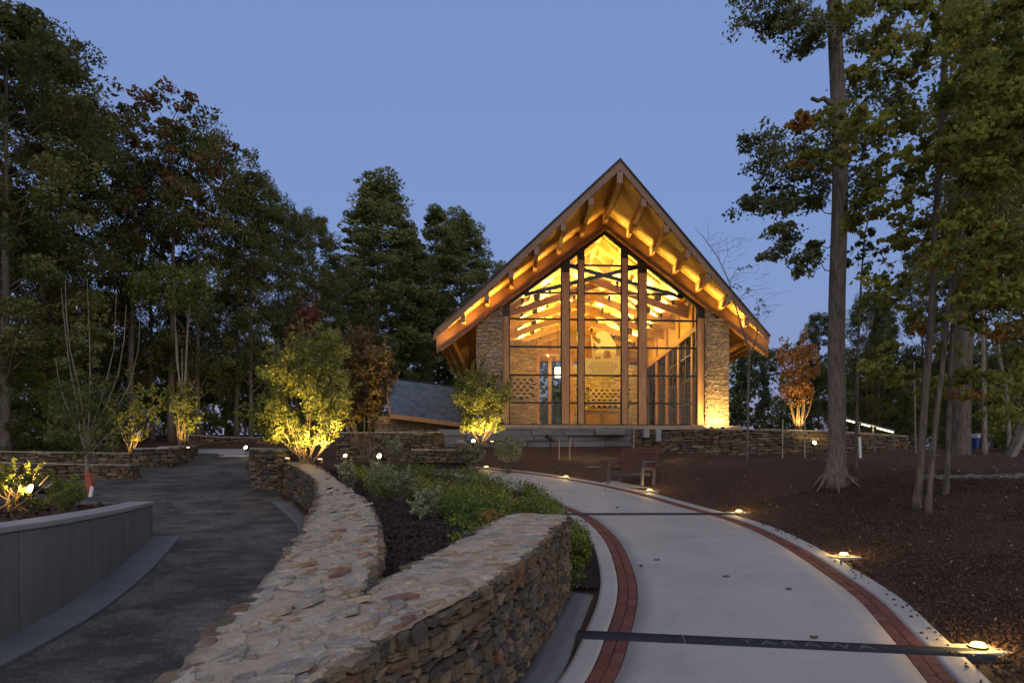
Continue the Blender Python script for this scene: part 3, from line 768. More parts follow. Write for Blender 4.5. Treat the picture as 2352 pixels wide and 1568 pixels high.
# ------------------------------------------------------------------ concrete seat wall on the left
CW = np.array([(-4.3, 4.0), (-4.38, 5.0), (-4.5, 6.0), (-4.68, 7.1), (-5.1, 8.7), (-5.55, 10.1), (-5.98, 11.37)])
cw, cwl = res(CW, 240); dd = np.gradient(cw, axis=0); dd /= np.linalg.norm(dd, axis=1)[:, None]; inn = np.stack([-dd[:, 1], dd[:, 0]], -1)
cwall = empty('concrete_wall', (-4.7, 7.2, float(P(7.2)))); tag(cwall, 'curved smooth grey concrete retaining wall with pale cap beside the asphalt lane', 'concrete wall')
zc = EYE - .475
ss = np.linspace(0, cwl, 240); cuts = [0, 2.32, 3.9, 5.6, cwl]
def section(q0, q1, offs, zlo, zhi, name, mat, gap=.006):
    t_ = np.linspace(q0+gap, q1-gap, 30); a = np.stack([np.interp(t_, ss, cw[:, 0]), np.interp(t_, ss, cw[:, 1])], -1); i_ = np.stack([np.interp(t_, ss, inn[:, 0]), np.interp(t_, ss, inn[:, 1])], -1)
    v = []
    for p, n_ in zip(a, i_):
        A, B = p+n_*offs[0], p+n_*offs[1]; lo = zlo if zlo is not None else float(P(p[1]))-.3
        hi = zhi if zhi is not None else float(P(p[1]))+.03
        v += [(A[0], A[1], lo), (A[0], A[1], hi), (B[0], B[1], hi), (B[0], B[1], lo)]
    k = len(t_); f = [(4*i+j, 4*i+(j+1) % 4, 4*i+4+(j+1) % 4, 4*i+4+j) for i in range(k-1) for j in range(4)] + [(0, 1, 2, 3), tuple(4*(k-1)+j for j in (3, 2, 1, 0))]
    return MB().add(v, f).build(name, mat, cwall, 'angle')
for a, b in zip(cuts[:-1], cuts[1:]): bevel(section(a, b, (0, .30), None, zc-.065, 'panel', M['wall_concrete'], .011), .006, 1)
bevel(section(0, cuts[1], (-.018, .34), zc-.062, zc, 'cap', M['cap_concrete'], .002), .01, 2)
bevel(section(cuts[1], cwl, (-.018, .34), zc-.062, zc, 'cap', M['cap_concrete'], .002), .01, 2)
section(0, cwl, (-.42, -.002), None, None, 'footing', M['footing'], 0)
# raised bed behind it, with its back kerb
bw = empty('bed_kerb', (-7.4, 11.3, float(P(11.3)))); tag(bw, 'straight pale kerb closing the planted bed behind the curved concrete wall', 'kerb')
MB().box(-13, -6.35, 11.25, 11.5, float(P(11.3))-.2, zc-.02).build('kerb_block', M['wall_concrete'], bw)
ys = np.linspace(3.8, 11.25, 50); xr2 = np.interp(ys, cw[:, 1], cw[:, 0])-.32; f = np.linspace(0, 1, 30); X = -13*(1-f)+xr2[:, None]*f; Y = np.repeat(ys[:, None], 30, 1)
bed2 = lambda x, y: EYE - .57 + .05*nz(x, y) + .10*smooth(-5.5, -9, x)
o = grid_mesh('planting_bed', X, Y, bed2(X, Y), M['mulch']); tag(o, 'mulched planting bed behind the curved concrete wall', kind='structure')
chips(3500, lambda y: (np.full_like(y, -9.5), np.interp(y, cw[:, 1], cw[:, 0])-.36), (4.5, 11.2), bed2, M['brown_chip'], 'mulch_chips', 'brown mulch chips in the bed behind the concrete wall')

# ------------------------------------------------------------------ grey stacked-slab terrace plinth below the chapel
pl = empty('terrace_plinth', (1.2, 28, float(P(28)))); tag(pl, 'plinth of long grey stone slabs stacked below the chapel glass', 'plinth')
z = EYE + 1.05
for ci, h in enumerate((.24, .22, .23, .12)):
    x = at(1005 if ci < 3 else 1160, 0, 28)[0]; x1 = at(1456, 0, 28)[0]
    while x < x1:
        L = random.uniform(.9, 1.9); b = min(x+L, x1); pr = random.uniform(-.05, .06)
        if ci == 2 and 1390 < 1176+((x+b)/2)/28*F < 1440: pr = .35
        bevel(MB().box(x+.006, b-.006, 27.9-pr, 29.4, z+.005, z+h-.005).build('slab', M['plinth_stone'], pl), .012, 1); x = b
    z += h
gw = MB().box(at(1008, 0, 28.3)[0], at(1078, 0, 28.3)[0], 28.6, 28.9, EYE+.9, EYE+rel(985, 28.4)).build('garden_wall', M['wall_concrete']); tag(gw, 'smooth grey concrete screen wall behind the lit round shrub', 'concrete wall')

# ------------------------------------------------------------------ bench
def build_bench():
    b = empty('park_bench', (3.25, 17.9, float(P(17.9)))); tag(b, 'slatted reddish-brown bench with grey metal frame on the path pad', 'bench')
    # local frame: width along u, faces toward the path (to camera left)
    A, B = np.array(at(1420, 0, 18.45)[:2]), np.array(at(1506, 0, 17.55)[:2])
    u = (B-A)/np.linalg.norm(B-A); W = np.linalg.norm(B-A)
    fr = np.array([u[1], -u[0]]);  fr = fr if fr[0] < 0 else -fr
    z0 = float(P(17.8)) + .0
    def p(a, f, z): q = A + u*a + fr*f; return (q[0], q[1], z0+z)
    for a in (.06, W-.06):
        MB().beam(p(a, .0, .015), p(a, -.02, .44), .06, .05, (u[0], u[1], 0)).build('leg', M['bench_metal'], b)
        MB().beam(p(a, .50, .015), p(a, .46, .42), .06, .05, (u[0], u[1], 0)).build('leg', M['bench_metal'], b)
        MB().beam(p(a, -.04, .42), p(a, .50, .44), .055, .05).build('seat_rail', M['bench_metal'], b)
        MB().beam(p(a, -.03, .44), p(a, -.20, .98), .055, .05, (u[0], u[1], 0)).build('back_rail', M['bench_metal'], b)
        MB().beam(p(a, -.07, .62), p(a, .44, .62), .06, .035).build('armrest', M['bench_metal'], b)
        MB().beam(p(a, .42, .44), p(a, .42, .62), .05, .04, (u[0], u[1], 0)).build('arm_post', M['bench_metal'], b)
    MB().beam(p(.03, .22, .30), p(W-.03, .22, .30), .05, .06).build('stretcher', M['bench_metal'], b)
    for k in range(6):
        f = .02 + k*.085; bevel(MB().beam(p(0, f, .475), p(W, f, .475), .075, .03).build('seat_slat', M['bench_wood'], b), .006, 1)
    for k in range(6):
        t_ = .12 + k*.165; f = -.03-.17*t_+.035; zz = .44+.56*t_
        bevel(MB().beam(p(0, f, zz), p(W, f, zz), .03, .078, (0, 0, 1)).build('back_slat', M['bench_wood'], b), .006, 1)
build_bench()
# ------------------------------------------------------------------ the chapel
XC, YC, ZF, AN = 4.08, 30.2, EYE + 2.07, math.radians(3.2)
def B_(u, v, z): return Vector((XC + u*math.cos(AN), YC + u*math.sin(AN) + v, ZF + z))
SL = .754; ZS = 9.36; ZT = 9.73; UE = 7.42; VB = 15.2
zs = lambda u: ZS - SL*abs(u); ztop = lambda u: ZT - SL*abs(u)
rake_v = lambda u: -4.45*(1-abs(u)/UE) + .03
ch = empty('chapel', tuple(B_(0, 0, -.3))); tag(ch, 'steep-gabled timber and stone chapel with glowing glass front', 'chapel')
def hx(name, u0, u1, v0, v1, z0, z1, mat, parent=None, bev=0):
    o = MB().hexa([B_(u0, v0, z0), B_(u1, v0, z0), B_(u1, v1, z0), B_(u0, v1, z0), B_(u0, v0, z1), B_(u1, v0, z1), B_(u1, v1, z1), B_(u0, v1, z1)]).build(name, mat, parent or ch)
    return bevel(o, bev, 1) if bev else o
def sl_beam(name, ua, ub, za, zb_, h, v0, v1, mat, parent=None):
    """beam following the slope: top edge za..zb, vertical height h, between depths v0..v1"""
    return MB().hexa([B_(ua, v0, za-h), B_(ub, v0, zb_-h), B_(ub, v1, zb_-h), B_(ua, v1, za-h), B_(ua, v0, za), B_(ub, v0, zb_), B_(ub, v1, zb_), B_(ua, v1, za)]).build(name, mat, parent or ch)
# floor slab
hx('floor_slab', -5.9, 5.9, -.7, VB, -.9, -.02, M['interior_floor'])
for s in (-1, 1):
    # roof deck with its shingle skin, fascia and eave board
    def pl4(u, v, z): return B_(s*u, v, z)
    deck = MB()
    deck.hexa([pl4(0, rake_v(0), zs(0)+.05), pl4(UE, rake_v(UE), zs(UE)+.05), pl4(UE, VB, zs(UE)+.05), pl4(0, VB, zs(0)+.05), pl4(0, rake_v(0), ztop(0)-.05), pl4(UE, rake_v(UE), ztop(UE)-.05), pl4(UE, VB, ztop(UE)-.05), pl4(0, VB, ztop(0)-.05)])
    rf = deck.build('roof', M['deep_wood'], ch)
    sh = MB().hexa([pl4(0, rake_v(0)-.10, ztop(0)-.045), pl4(UE+.10, rake_v(UE)-.06, ztop(UE+.10)-.045), pl4(UE+.10, VB+.1, ztop(UE+.1)-.045), pl4(0, VB+.1, ztop(0)-.045), pl4(0, rake_v(0)-.10, ztop(0)+.04), pl4(UE+.10, rake_v(UE)-.06, ztop(UE+.10)+.04), pl4(UE+.10, VB+.1, ztop(UE+.1)+.04), pl4(0, VB+.1, ztop(0)+.04)])
    sh.build('shingle_layer', M['shingle'], rf)
    fa = MB().hexa([pl4(0, rake_v(0)-.06, zs(0)-.02), pl4(UE, rake_v(UE)-.05, zs(UE)-.02), pl4(UE, rake_v(UE), zs(UE)-.02), pl4(0, rake_v(0)-.005, zs(0)-.02), pl4(0, rake_v(0)-.06, ztop(0)-.05), pl4(UE, rake_v(UE)-.05, ztop(UE)-.05), pl4(UE, rake_v(UE), ztop(UE)-.05), pl4(0, rake_v(0)-.005, ztop(0)-.05)])
    fa.build('rake_board', M['fascia_wood'], rf)
    MB().hexa([pl4(UE+.003, rake_v(UE)-.04, zs(UE)-.04), pl4(UE+.06, rake_v(UE)-.04, zs(UE)-.04), pl4(UE+.06, VB, zs(UE)-.04), pl4(UE+.003, VB, zs(UE)-.04), pl4(UE+.003, rake_v(UE)-.04, ztop(UE)-.06), pl4(UE+.06, rake_v(UE)-.04, ztop(UE)-.06), pl4(UE+.06, VB, ztop(UE)-.06), pl4(UE+.003, VB, ztop(UE)-.06)]).build('eave_board', M['post_wood'], rf)
    # soffit and ceiling boards, running along the slope between the purlins
    sof = MB(); bw_ = .19; v0 = -4.4
    while v0 < VB-.1:
        v1 = min(v0+bw_-.012, VB)
        # rake_v(u) <= v  <=>  u <= UE*(1+(v-.03)/4.45)  (ridge reaches farthest out)
        ub = UE if v0 >= 0 else max(.03, UE*(1+(v0-.03)/4.45))
        sof.hexa([pl4(.0, v0, zs(0)+.01), pl4(ub, v0, zs(ub)+.01), pl4(ub, v1, zs(ub)+.01), pl4(.0, v1, zs(0)+.01), pl4(.0, v0, zs(0)+.045), pl4(ub, v0, zs(ub)+.045), pl4(ub, v1, zs(ub)+.045), pl4(.0, v1, zs(0)+.045)])
        v0 += bw_
    o = sof.build('ceiling_boards', M['plank_wood'], rf); tag(o, kind='stuff')
    # lookout beams carrying the overhang, purlins inside
    for k in range(1, 8):
        u = 1.03*k if k < 7 else 7.12
        v_out = rake_v(u)+.02
        top = zs(u)+.005
        lo = MB().hexa([pl4(u-.08, v_out, top-.34), pl4(u+.08, v_out, top-.34), pl4(u+.08, -.18, top-.34), pl4(u-.08, -.18, top-.34), pl4(u-.08, v_out, top+.02), pl4(u+.08, v_out, top+.02), pl4(u+.08, -.18, top+.02), pl4(u-.08, -.18, top+.02)])
        if v_out < -.25:
            o = lo.build('lookout_beam', M['deep_wood'], ch)
            MB().hexa([pl4(u-.10, v_out-.03, top-.36), pl4(u+.10, v_out-.03, top-.36), pl4(u+.10, v_out-.003, top-.36), pl4(u-.10, v_out-.003, top-.36), pl4(u-.10, v_out-.03, top-.08), pl4(u+.10, v_out-.03, top-.08), pl4(u+.10, v_out-.003, top-.08), pl4(u-.10, v_out-.003, top-.08)]).build('end_plate', M['fascia_wood'], o)
        hx('purlin', s*u-.06, s*u+.06, .22, VB-.2, top-.20, top+.02, M['deep_wood'])
    # big gable beam over the glass, with a thin pale trim below
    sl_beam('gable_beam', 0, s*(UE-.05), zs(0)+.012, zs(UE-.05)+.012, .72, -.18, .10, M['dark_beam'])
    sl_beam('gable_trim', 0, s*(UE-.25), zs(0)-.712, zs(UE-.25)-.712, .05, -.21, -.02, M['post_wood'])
    sl_beam('header', 0, s*5.0, zs(0)-.765, zs(5.0)-.765, .16, -.06, .14, M['black_steel'])
hx('ridge_beam', -.10, .10, rake_v(0)+.02, VB-.2, ZS-.5, ZS+.03, M['deep_wood'])
hx('ridge_end_plate', -.11, .11, rake_v(0)-.01, rake_v(0)+.018, ZS-.52, ZS-.03, M['fascia_wood'])
# front posts, steel caps and bases
POST = [(-4.36, .28), (-1.73, .33), (-1.04, .25), (.90, .25), (1.70, .35), (4.32, .30)]
head = lambda u: zs(u) - .765
for u, w in POST:
    top = head(abs(u)+w/2)-.02
    o = hx('post', u-w/2, u+w/2, -.14, .14, .06, top-.42, M['post_wood'], bev=.012)
    hx('post_cap', u-w/2-.012, u+w/2+.012, -.152, .152, top-.416, top+.05, M['black_steel'], o)
    hx('post_base', u-w/2-.01, u+w/2+.01, -.15, .15, -.03, .056, M['black_steel'], o)
# dark mullions and transoms in the glass plane, panes between them
ROWS = [0.03, 1.0, 2.22, 3.46, 4.68, 5.84, 7.08]
ED = [(-4.22, -1.895), (-1.565, -1.165), (-.915, .775), (1.025, 1.525), (1.875, 4.17)]
for a, b in ED:
    for e in (a, b):
        hx('mullion', e-.042, e+.042, -.03, .06, .02, head(e)-.10, M['black_steel'])
    for i, z0 in enumerate(ROWS):
        ua, ub = a+.036, b-.036
        # a transom only where it lies under the roof line
        if z0 > head(min(abs(ua), abs(ub)) if ua*ub > 0 else 0)-.25: continue
        lim = (ZS-.93-z0)/SL
        x0, x1 = max(ua, -lim), min(ub, lim)
        if x1-x0 > .05: hx('transom', x0, x1, -.034, .056, z0-.036, z0+.036, M['black_steel'])
        z1 = ROWS[i+1]-.03 if i+1 < len(ROWS) else 99
        # pane polygon clipped by the slope
        lo = z0+.03; pts = []
        us = sorted({ua, ub, *( [0.0] if ua < 0 < ub else [])})
        hl = lambda u: min(z1, head(u)-.15)
        xs = sorted(set(us) | {s_*((ZS-.915-z1)/SL) for s_ in (-1, 1) if ua < s_*((ZS-.915-z1)/SL) < ub and z1 < 50} | {s_*((ZS-.915-lo)/SL) for s_ in (-1, 1) if ua < s_*((ZS-.915-lo)/SL) < ub})
        topl = [(x, hl(x)) for x in xs if hl(x) > lo-.001]
        if len(topl) < 2: continue
        poly = [(topl[0][0], lo), (topl[-1][0], lo)] + [p for p in reversed(topl)]
        cl = []
        for p in poly:
            if not cl or abs(p[0]-cl[-1][0])+abs(p[1]-cl[-1][1]) > .01: cl.append(p)
        if abs(cl[0][0]-cl[-1][0])+abs(cl[0][1]-cl[-1][1]) < .01: cl.pop()
        if len(cl) >= 3: MB().prism([B_(u, .006, z_) for u, z_ in cl], (0, .012, 0)).build('pane', M['glass'], ch)
# crossing scissor chords in the glass plane (dark) and four timber scissor trusses inside
def scissor(v, mat, w, h, steel):
    for s in (-1, 1):
        ca, cb = -3.55, 1.72
        za, zb2 = 5.84, 7.20
        sl_beam('scissor_chord', s*ca, s*cb, za, zb2, h, v-w/2+.004*s, v+w/2+.004*s, mat)
scissor(.10, M['black_steel'], .10, .16, True)
def truss(v):
    for s in (-1, 1):
        sl_beam('rafter', s*.06, s*5.6, zs(.06)-.20, zs(5.6)-.20, .42, v-.1, v+.1, M['beam_wood'])
        sl_beam('truss_chord', -s*1.6, s*4.4, zs(4.4)-.25+1.9, zs(4.4)-.45, .34, v-.24 if s > 0 else v+.11, v-.11 if s > 0 else v+.24, M['beam_wood'])
        hx('gusset', s*2.9-.14, s*2.9+.14, v-.26, v+.26, zs(4.4)+.10, zs(4.4)+.44, M['black_steel'])
for v in (2.4, 5.0, 7.6, 10.2, 12.8): truss(v)
# ------------------------------------------------ side glass wall (right), left wall, back wall
zsw = 4.35
for s in (-1, 1):
    pu = 4.36*s
    for v in np.arange(1.3, 14.4, 2.6):
        hx('side_post', pu-.09, pu+.09, v-.14, v+.14, 0, zs(4.36)-.25, M['post_wood'])
    hx('side_beam', pu-.13, pu+.13, .2, 14.4, zsw, zsw+.24, M['post_wood'])
    hx('clerestory_panel', pu-.03+.02*s, pu+.03+.02*s, .2, 14.4, zsw+.245, zs(4.5)-.05, M['plank_wood'])
    for v in np.arange(1.3, 11.8, 2.6):
        hx('side_mullion', pu-.035, pu+.035, v+1.25, v+1.35, 0, zsw, M['black_steel'])
        for zz in (1.2, 2.35, 3.5): hx('side_transom', pu-.03, pu+.03, v+.145, v+2.455, zz-.03, zz+.03, M['black_steel'])
        for w0 in (.145, 1.352): hx('side_pane', pu-.006, pu+.006, v+w0, v+w0+1.10, .03, zsw-.005, M['glass'])
# aisle walls outside the side glass: low stone along the eaves
for s in (-1, 1): hx('eave_plate', s*6.9-.1, s*6.9+.1, .3, 14.6, zs(6.9)-.28, zs(6.9)-.0, M['post_wood'])
# stone piers flanking the front
def pier(u0, u1, label):
    o = hx('pier', u0+.03, u1-.03, -.32, .65, -.5, 0.1, M['mortar'])
    tag(o, label)
    zt_ = lambda u: zs(u)-.74
    core_ = MB().hexa([B_(u0+.03, -.32, .1), B_(u1-.03, -.32, .1), B_(u1-.03, .65, .1), B_(u0+.03, .65, .1), B_(u0+.03, -.32, zt_(u0+.03)), B_(u1-.03, -.32, zt_(u1-.03)), B_(u1-.03, .65, zt_(u1-.03)), B_(u0+.03, .65, zt_(u0+.03))])
    core_.build('pier_core', M['mortar'], o)
    it = []
    def fs_(ua, va, ub, vb):
        a, b = B_(ua, va, 0), B_(ub, vb, 0)
        uu = lambda x: (x-XC)/math.cos(AN)
        face_stones([(a.x, a.y), (b.x, b.y)], lambda x, y: ZF-.35, lambda x, y: ZF+zt_(uu(x))-.02, -1, U_LEDGE, (.14, .42), (.045, .10), gap=.012, depth=(.02, .055), items=it)
    fs_(u0, -.34, u1, -.34); fs_(u1, -.34, u1, .65); fs_(u0, .65, u0, -.34)
    realise(it, o, 'stone', 'stone_infill', 300)
pier(-5.60, -4.53, 'ledge-stone pier half hidden by the lit shrub')
pier(4.50, 5.50, 'ledge-stone pier lit from its foot by a warm lamp')
# interior stone partitions and pierced screens
def stone_panel(name, u0, u1, v, z1, pierce=None, cap=200, big=(.18, .5)):
    o = hx(name, u0, u1, v, v+.35, -.02, z1, M['mortar'])
    it = []
    a, b = B_(u0, v-.01, 0), B_(u1, v-.01, 0)
    face_stones([(a.x, a.y), (b.x, b.y)], lambda x, y: ZF, lambda x, y: ZF+z1, -1, U_LEDGE, big, (.07, .14), depth=(.02, .04), items=it)
    if pierce:
        pu0, pu1, pz0, pz1 = pierce
        def keep(m):
            c = m[0].translation; uu = (c.x-XC)/math.cos(AN); zz = c.z-ZF
            return not (pu0 < uu < pu1 and pz0 < zz < pz1)
        it = [m for m in it if keep(m)]
    realise(it, o, 'stone', 'stone_infill', cap)
    if pierce:
        sc_ = hx('opening_shade', pu0, pu1, v-.03, v-.012, pz0, pz1, M['dark_void'], o)  # near-black sheet paints in the darkness seen through the openings
        rows = int((pz1-pz0)/.17); h = (pz1-pz0)/rows; vis_ = []
        for r in range(rows):
            z0 = pz0+r*h
            mb = MB()
            hx('screen_course', pu0, pu1, v-.14, v-.034, z0+.10, z0+h, M['ledge_stone'], o)
            x = pu0 + (.17 if r % 2 else 0)
            if r % 2: hx('screen_block', pu0, x-.13, v-.138, v-.034, z0, z0+.098, M['ledge_stone'], o)
            while x < pu1-.05:
                hx('screen_block', x, min(x+.17, pu1), v-.138, v-.034, z0, z0+.098, M['ledge_stone'], o); x += .34
    return o
stone_panel('stone_partition', -4.25, -2.75, 6.6, 5.0, (-4.2, -3.05, 1.9, 3.05), 160)
stone_panel('stone_partition', -1.0, 4.1, 11.2, 4.5, (.6, 3.0, 1.9, 3.05), 200)
# glazed back wall with timber posts
for u in (-4.2, -2.9, -1.6, -.3, 1.0, 2.3, 3.6):
    hx('back_post', u-.12, u+.12, 14.6, 14.85, 0, min(zs(u)-.3, 6.5), M['post_wood'])
hx('back_beam', -4.3, 4.3, 14.55, 14.9, 5.2, 5.5, M['post_wood'])
for k in range(6):
    u = -4.2+1.3*k
    hx('back_pane', u+.125, u+1.175, 14.7, 14.715, .02, 5.18, M['glass'])
    for zz in (1.1, 2.3, 3.4, 4.5): hx('back_transom', u+.125, u+1.175, 14.66, 14.74, zz-.03, zz+.03, M['black_steel'])
gp_ = MB().prism([B_(-4.3, 14.72, 5.505), B_(4.3, 14.72, 5.505), B_(4.3, 14.72, zs(4.3)), B_(0, 14.72, ZS), B_(-4.3, 14.72, zs(4.3))], (0, .08, 0)).build('back_gable', M['plank_wood'], ch)
# inner glass doors on the left with timber frame
for u in (-2.62, -1.95, -.72): hx('door_post', u-.09, u+.09, 8.4, 8.62, 0, 4.55, M['post_wood'])
hx('door_head', -2.7, -.6, 8.38, 8.64, 4.57, 4.8, M['post_wood'])
for a, b in ((-2.5, -2.06), (-1.84, -.83)): hx('door_pane', a, b, 8.5, 8.515, .02, 4.55, M['glass'])
hx('door_rail', -1.84, -.83, 8.47, 8.55, 1.0, 1.08, M['black_steel'])

# ------------------------------------------------ furniture and lamps inside the chapel
desk = empty('reception_desk', tuple(B_(.45, 4.0, 0))); tag(desk, 'long panelled timber counter standing behind the chapel glass', 'counter')
hx('counter_body', -.45, 1.35, 4.0, 4.6, -.015, 1.03, M['desk_panel'], desk); hx('counter_top', -.53, 1.43, 3.9, 4.7, 1.032, 1.11, M['plank_wood'], desk)
for u in (.0, .9): hx('front_panel', u-.36, u+.36, 3.965, 3.997, .12, .86, M['plank_wood'], desk)
# etched glass panel: kneeling figure with staff above a carved text
et = empty('etched_panel', tuple(B_(-.07, -.03, 2.25))); tag(et, 'frosted glass panel showing a kneeling figure above lines of text', 'glass panel')
ex0, ex1, ez0 = -.875, .735, 2.26
W_ = (ex1-ex0)/900.0     # crop units: x 300..1200, y 1440 (bottom) .. 360
def ep(x, y): return B_(ex0+(x-300)*W_, 0, ez0+(1440-y)*W_)
def eplate(name, pts, v=-.004): return MB().prism([ep(x, y)+Vector((0, v-.012, 0)) for x, y in pts], (0, .010, 0)).build(name, M['etched_glass'], et)
# (thin plates: one translucent sheet each)
eplate('text_plate', [(300, 1440), (1200, 1440), (1200, 985), (1060, 985), (960, 1025), (700, 1052), (500, 1052), (300, 1020)])
eplate('kneeling_figure', [(690, 1051), (960, 1024), (935, 905), (905, 838), (790, 846), (776, 960), (790, 1040), (690, 1050)][:0] or
       [(700, 1051), (778, 1046), (770, 950), (790, 848), (910, 840), (945, 930), (960, 1024), (1068, 984), (1085, 860), (1095, 740), (1060, 640), (1000, 560), (950, 500), (930, 440), (860, 385), (760, 362), (660, 375), (590, 420), (575, 490), (610, 540), (690, 570), (700, 620), (690, 720), (660, 810), (575, 850), (545, 930), (560, 990), (620, 1000), (690, 985)])
eplate('staff', [(498, 1051), (552, 1051), (520, 760), (480, 470), (455, 450), (470, 700)], -.020)
eplate('arm', [(690, 660), (640, 690), (530, 600), (500, 560), (520, 640), (610, 770), (690, 800)], -.036)
txt = MB()
for i, (y, a, b) in enumerate(((1140, 480, 1040), (1190, 430, 1090), (1240, 380, 1120), (1285, 430, 1080), (1335, 470, 1040), (1385, 480, 1030))):
    x = a
    while x < b-20:
        w = random.uniform(28, 85); w = min(w, b-x); p0, p1, p2, p3 = ep(x, y+10), ep(x+w, y+10), ep(x+w, y-10), ep(x, y-10)
        txt.prism([p + Vector((0, -.0215, 0)) for p in (p0, p1, p2, p3)], (0, .003, 0)); x += w+18
simple('text_shade', (.36,.26,.10), .8, .1); o = txt.build('lettering', M['text_shade'], et); tag(o, kind='stuff')
# pendant lantern
pd = empty('pendant_lantern', tuple(B_(-1.95, 9.6, 2.9))); tag(pd, 'glowing white lantern hanging behind the chapel glass', 'lantern')
c = at(1281, 855, 39.0)
MB().tube([(c[0], c[1], c[2]-.28), (c[0], c[1], c[2]+.28)], .17, 12).build('shade', M['pendant_glow'], pd)
MB().tube([(c[0], c[1], c[2]+.281), (c[0], c[1], c[2]+2.6)], .015, 5).build('rod', M['black_steel'], pd)

LAMP = (1.0, .645, .135)
def light(kind, loc, energy, name='light', color=LAMP, radius=.08, target=None, angle=90, blend=.6):
    l = bpy.data.lights.new(name, kind); l.energy = energy; l.color = color; l.shadow_soft_size = radius
    o = bpy.data.objects.new(name, l); COL.objects.link(o); o.location = loc
    if kind == 'SPOT':
        l.spot_size = math.radians(angle); l.spot_blend = blend
        o.rotation_euler = (Vector(target)-Vector(loc)).to_track_quat('-Z', 'Y').to_euler()
    return o
# spotlights clamped on the truss chords, throwing light up at the boards
k = 0
for v in (2.4, 5.0, 7.6, 10.2, 12.8):
    for u in (-3.6, -2.3, -.9, .9, 2.3, 3.6):
        z_ = zs(4.4)-.45 + (4.4-abs(u))*.31 + .08
        p = B_(u, v-.30, z_)
        h_ = empty('spotlight', tuple(p)); row = ('first', 'second', 'third', 'fourth', 'last')[int(round((v-2.4)/2.6))]
        k += 1
        tag(h_, f'small black spotlight on the {row} roof truss, {("first", "second", "third", "fourth", "fifth", "sixth")[(k-1) % 6]} from the left', 'spotlight', 'spotlights on the roof trusses')
        MB().tube([p, p+Vector((0, -.02, .22))], [.055, .075], 8).build('housing', M['black_steel'], h_)
        MB().tube([p+Vector((0, .06, -.1)), p+Vector((0, .02, .08))], .018, 5).build('bracket', M['black_steel'], h_)
        MB().tube([p+Vector((0, -.021, .222)), p+Vector((0, -.021, .226))], .06, 8).build('lens', M['lamp_warm'], h_)
        if abs(u) > 2.0 or v in (2.4, 7.6): light('SPOT', tuple(p+Vector((0, -.02, .28))), 1250 if u > 0 else 1050, 'spotlight_beam', target=tuple(p+Vector((0, .25, 2))), angle=150, radius=.1)
for v in (3.6, 8.8):
    for u in (-2.0, 2.0): light('POINT', tuple(B_(u, v, 4.6)), 280, 'hall_fill', radius=.12)  # added point lights with no fixture, lifting the lower part of the hall
light('SPOT', tuple(B_(-.1, 2.2, 6.0)), 3000, 'panel_fill', (1.0, .78, .30), .08, target=tuple(B_(-.07, 0, 3.0)), angle=34, blend=.5)  # added lamp with no fixture, brightens the frosted panel from behind
light('POINT', (c[0], c[1]-.5, c[2]), 120, 'lantern_light', (1, .8, .45), .17)
# strip lights on the ledge of the gable beam, washing the soffit bay by bay
ORD = ('first', 'second', 'third', 'fourth', 'fifth', 'sixth', 'seventh')
for s in (-1, 1):
    for k in range(7):
        u = 1.03*k + .52 if k < 6 else 6.66; e = ((6, 6.5, 8, 13, 20, 27, 26) if s < 0 else (9.5, 9.5, 9.5, 10.5, 12, 14, 14))[k]
        q = B_(s*u, -.46, zs(u)-.76)
        f_ = empty('strip_light', tuple(q)); side_ = 'left' if s < 0 else 'right'
        tag(f_, f'narrow strip light on the gable beam, {ORD[k]} bay below the ridge on the {side_} slope', 'strip light', f'strip lights of the {side_} gable slope')
        a_, b_ = B_(s*(u-.40), -.46, zs(u-.40)-.76), B_(s*(u+.40), -.46, zs(u+.40)-.76); MB().beam(q, q+Vector((0, .26, .05)), .04, .04).build('bracket', M['black_steel'], f_)
        MB().beam(a_, b_, .12, .04).build('housing', M['dark_beam'], f_); lip = Vector((0, -.08, .03)); MB().beam(a_+lip, b_+lip, .02, .14).build('lip', M['dark_beam'], f_)
        l = bpy.data.lights.new('strip_glow', 'AREA'); l.shape = 'RECTANGLE'; l.size = .72; l.size_y = .05; l.energy = e*2.1; l.color = (1.0, .59, .15) if s < 0 else (1.0, .66, .17)
        o = bpy.data.objects.new('strip_glow', l); COL.objects.link(o); mid = (a_+b_)/2
        nrm = Vector((s*.754, -.75, 1)).normalized(); xax = (b_-a_).normalized(); xax = (xax-nrm*xax.dot(nrm)).normalized()
        o.matrix_world = Matrix.Translation(mid + nrm*.035) @ Matrix((xax, (-nrm).cross(xax), -nrm)).transposed().to_4x4()

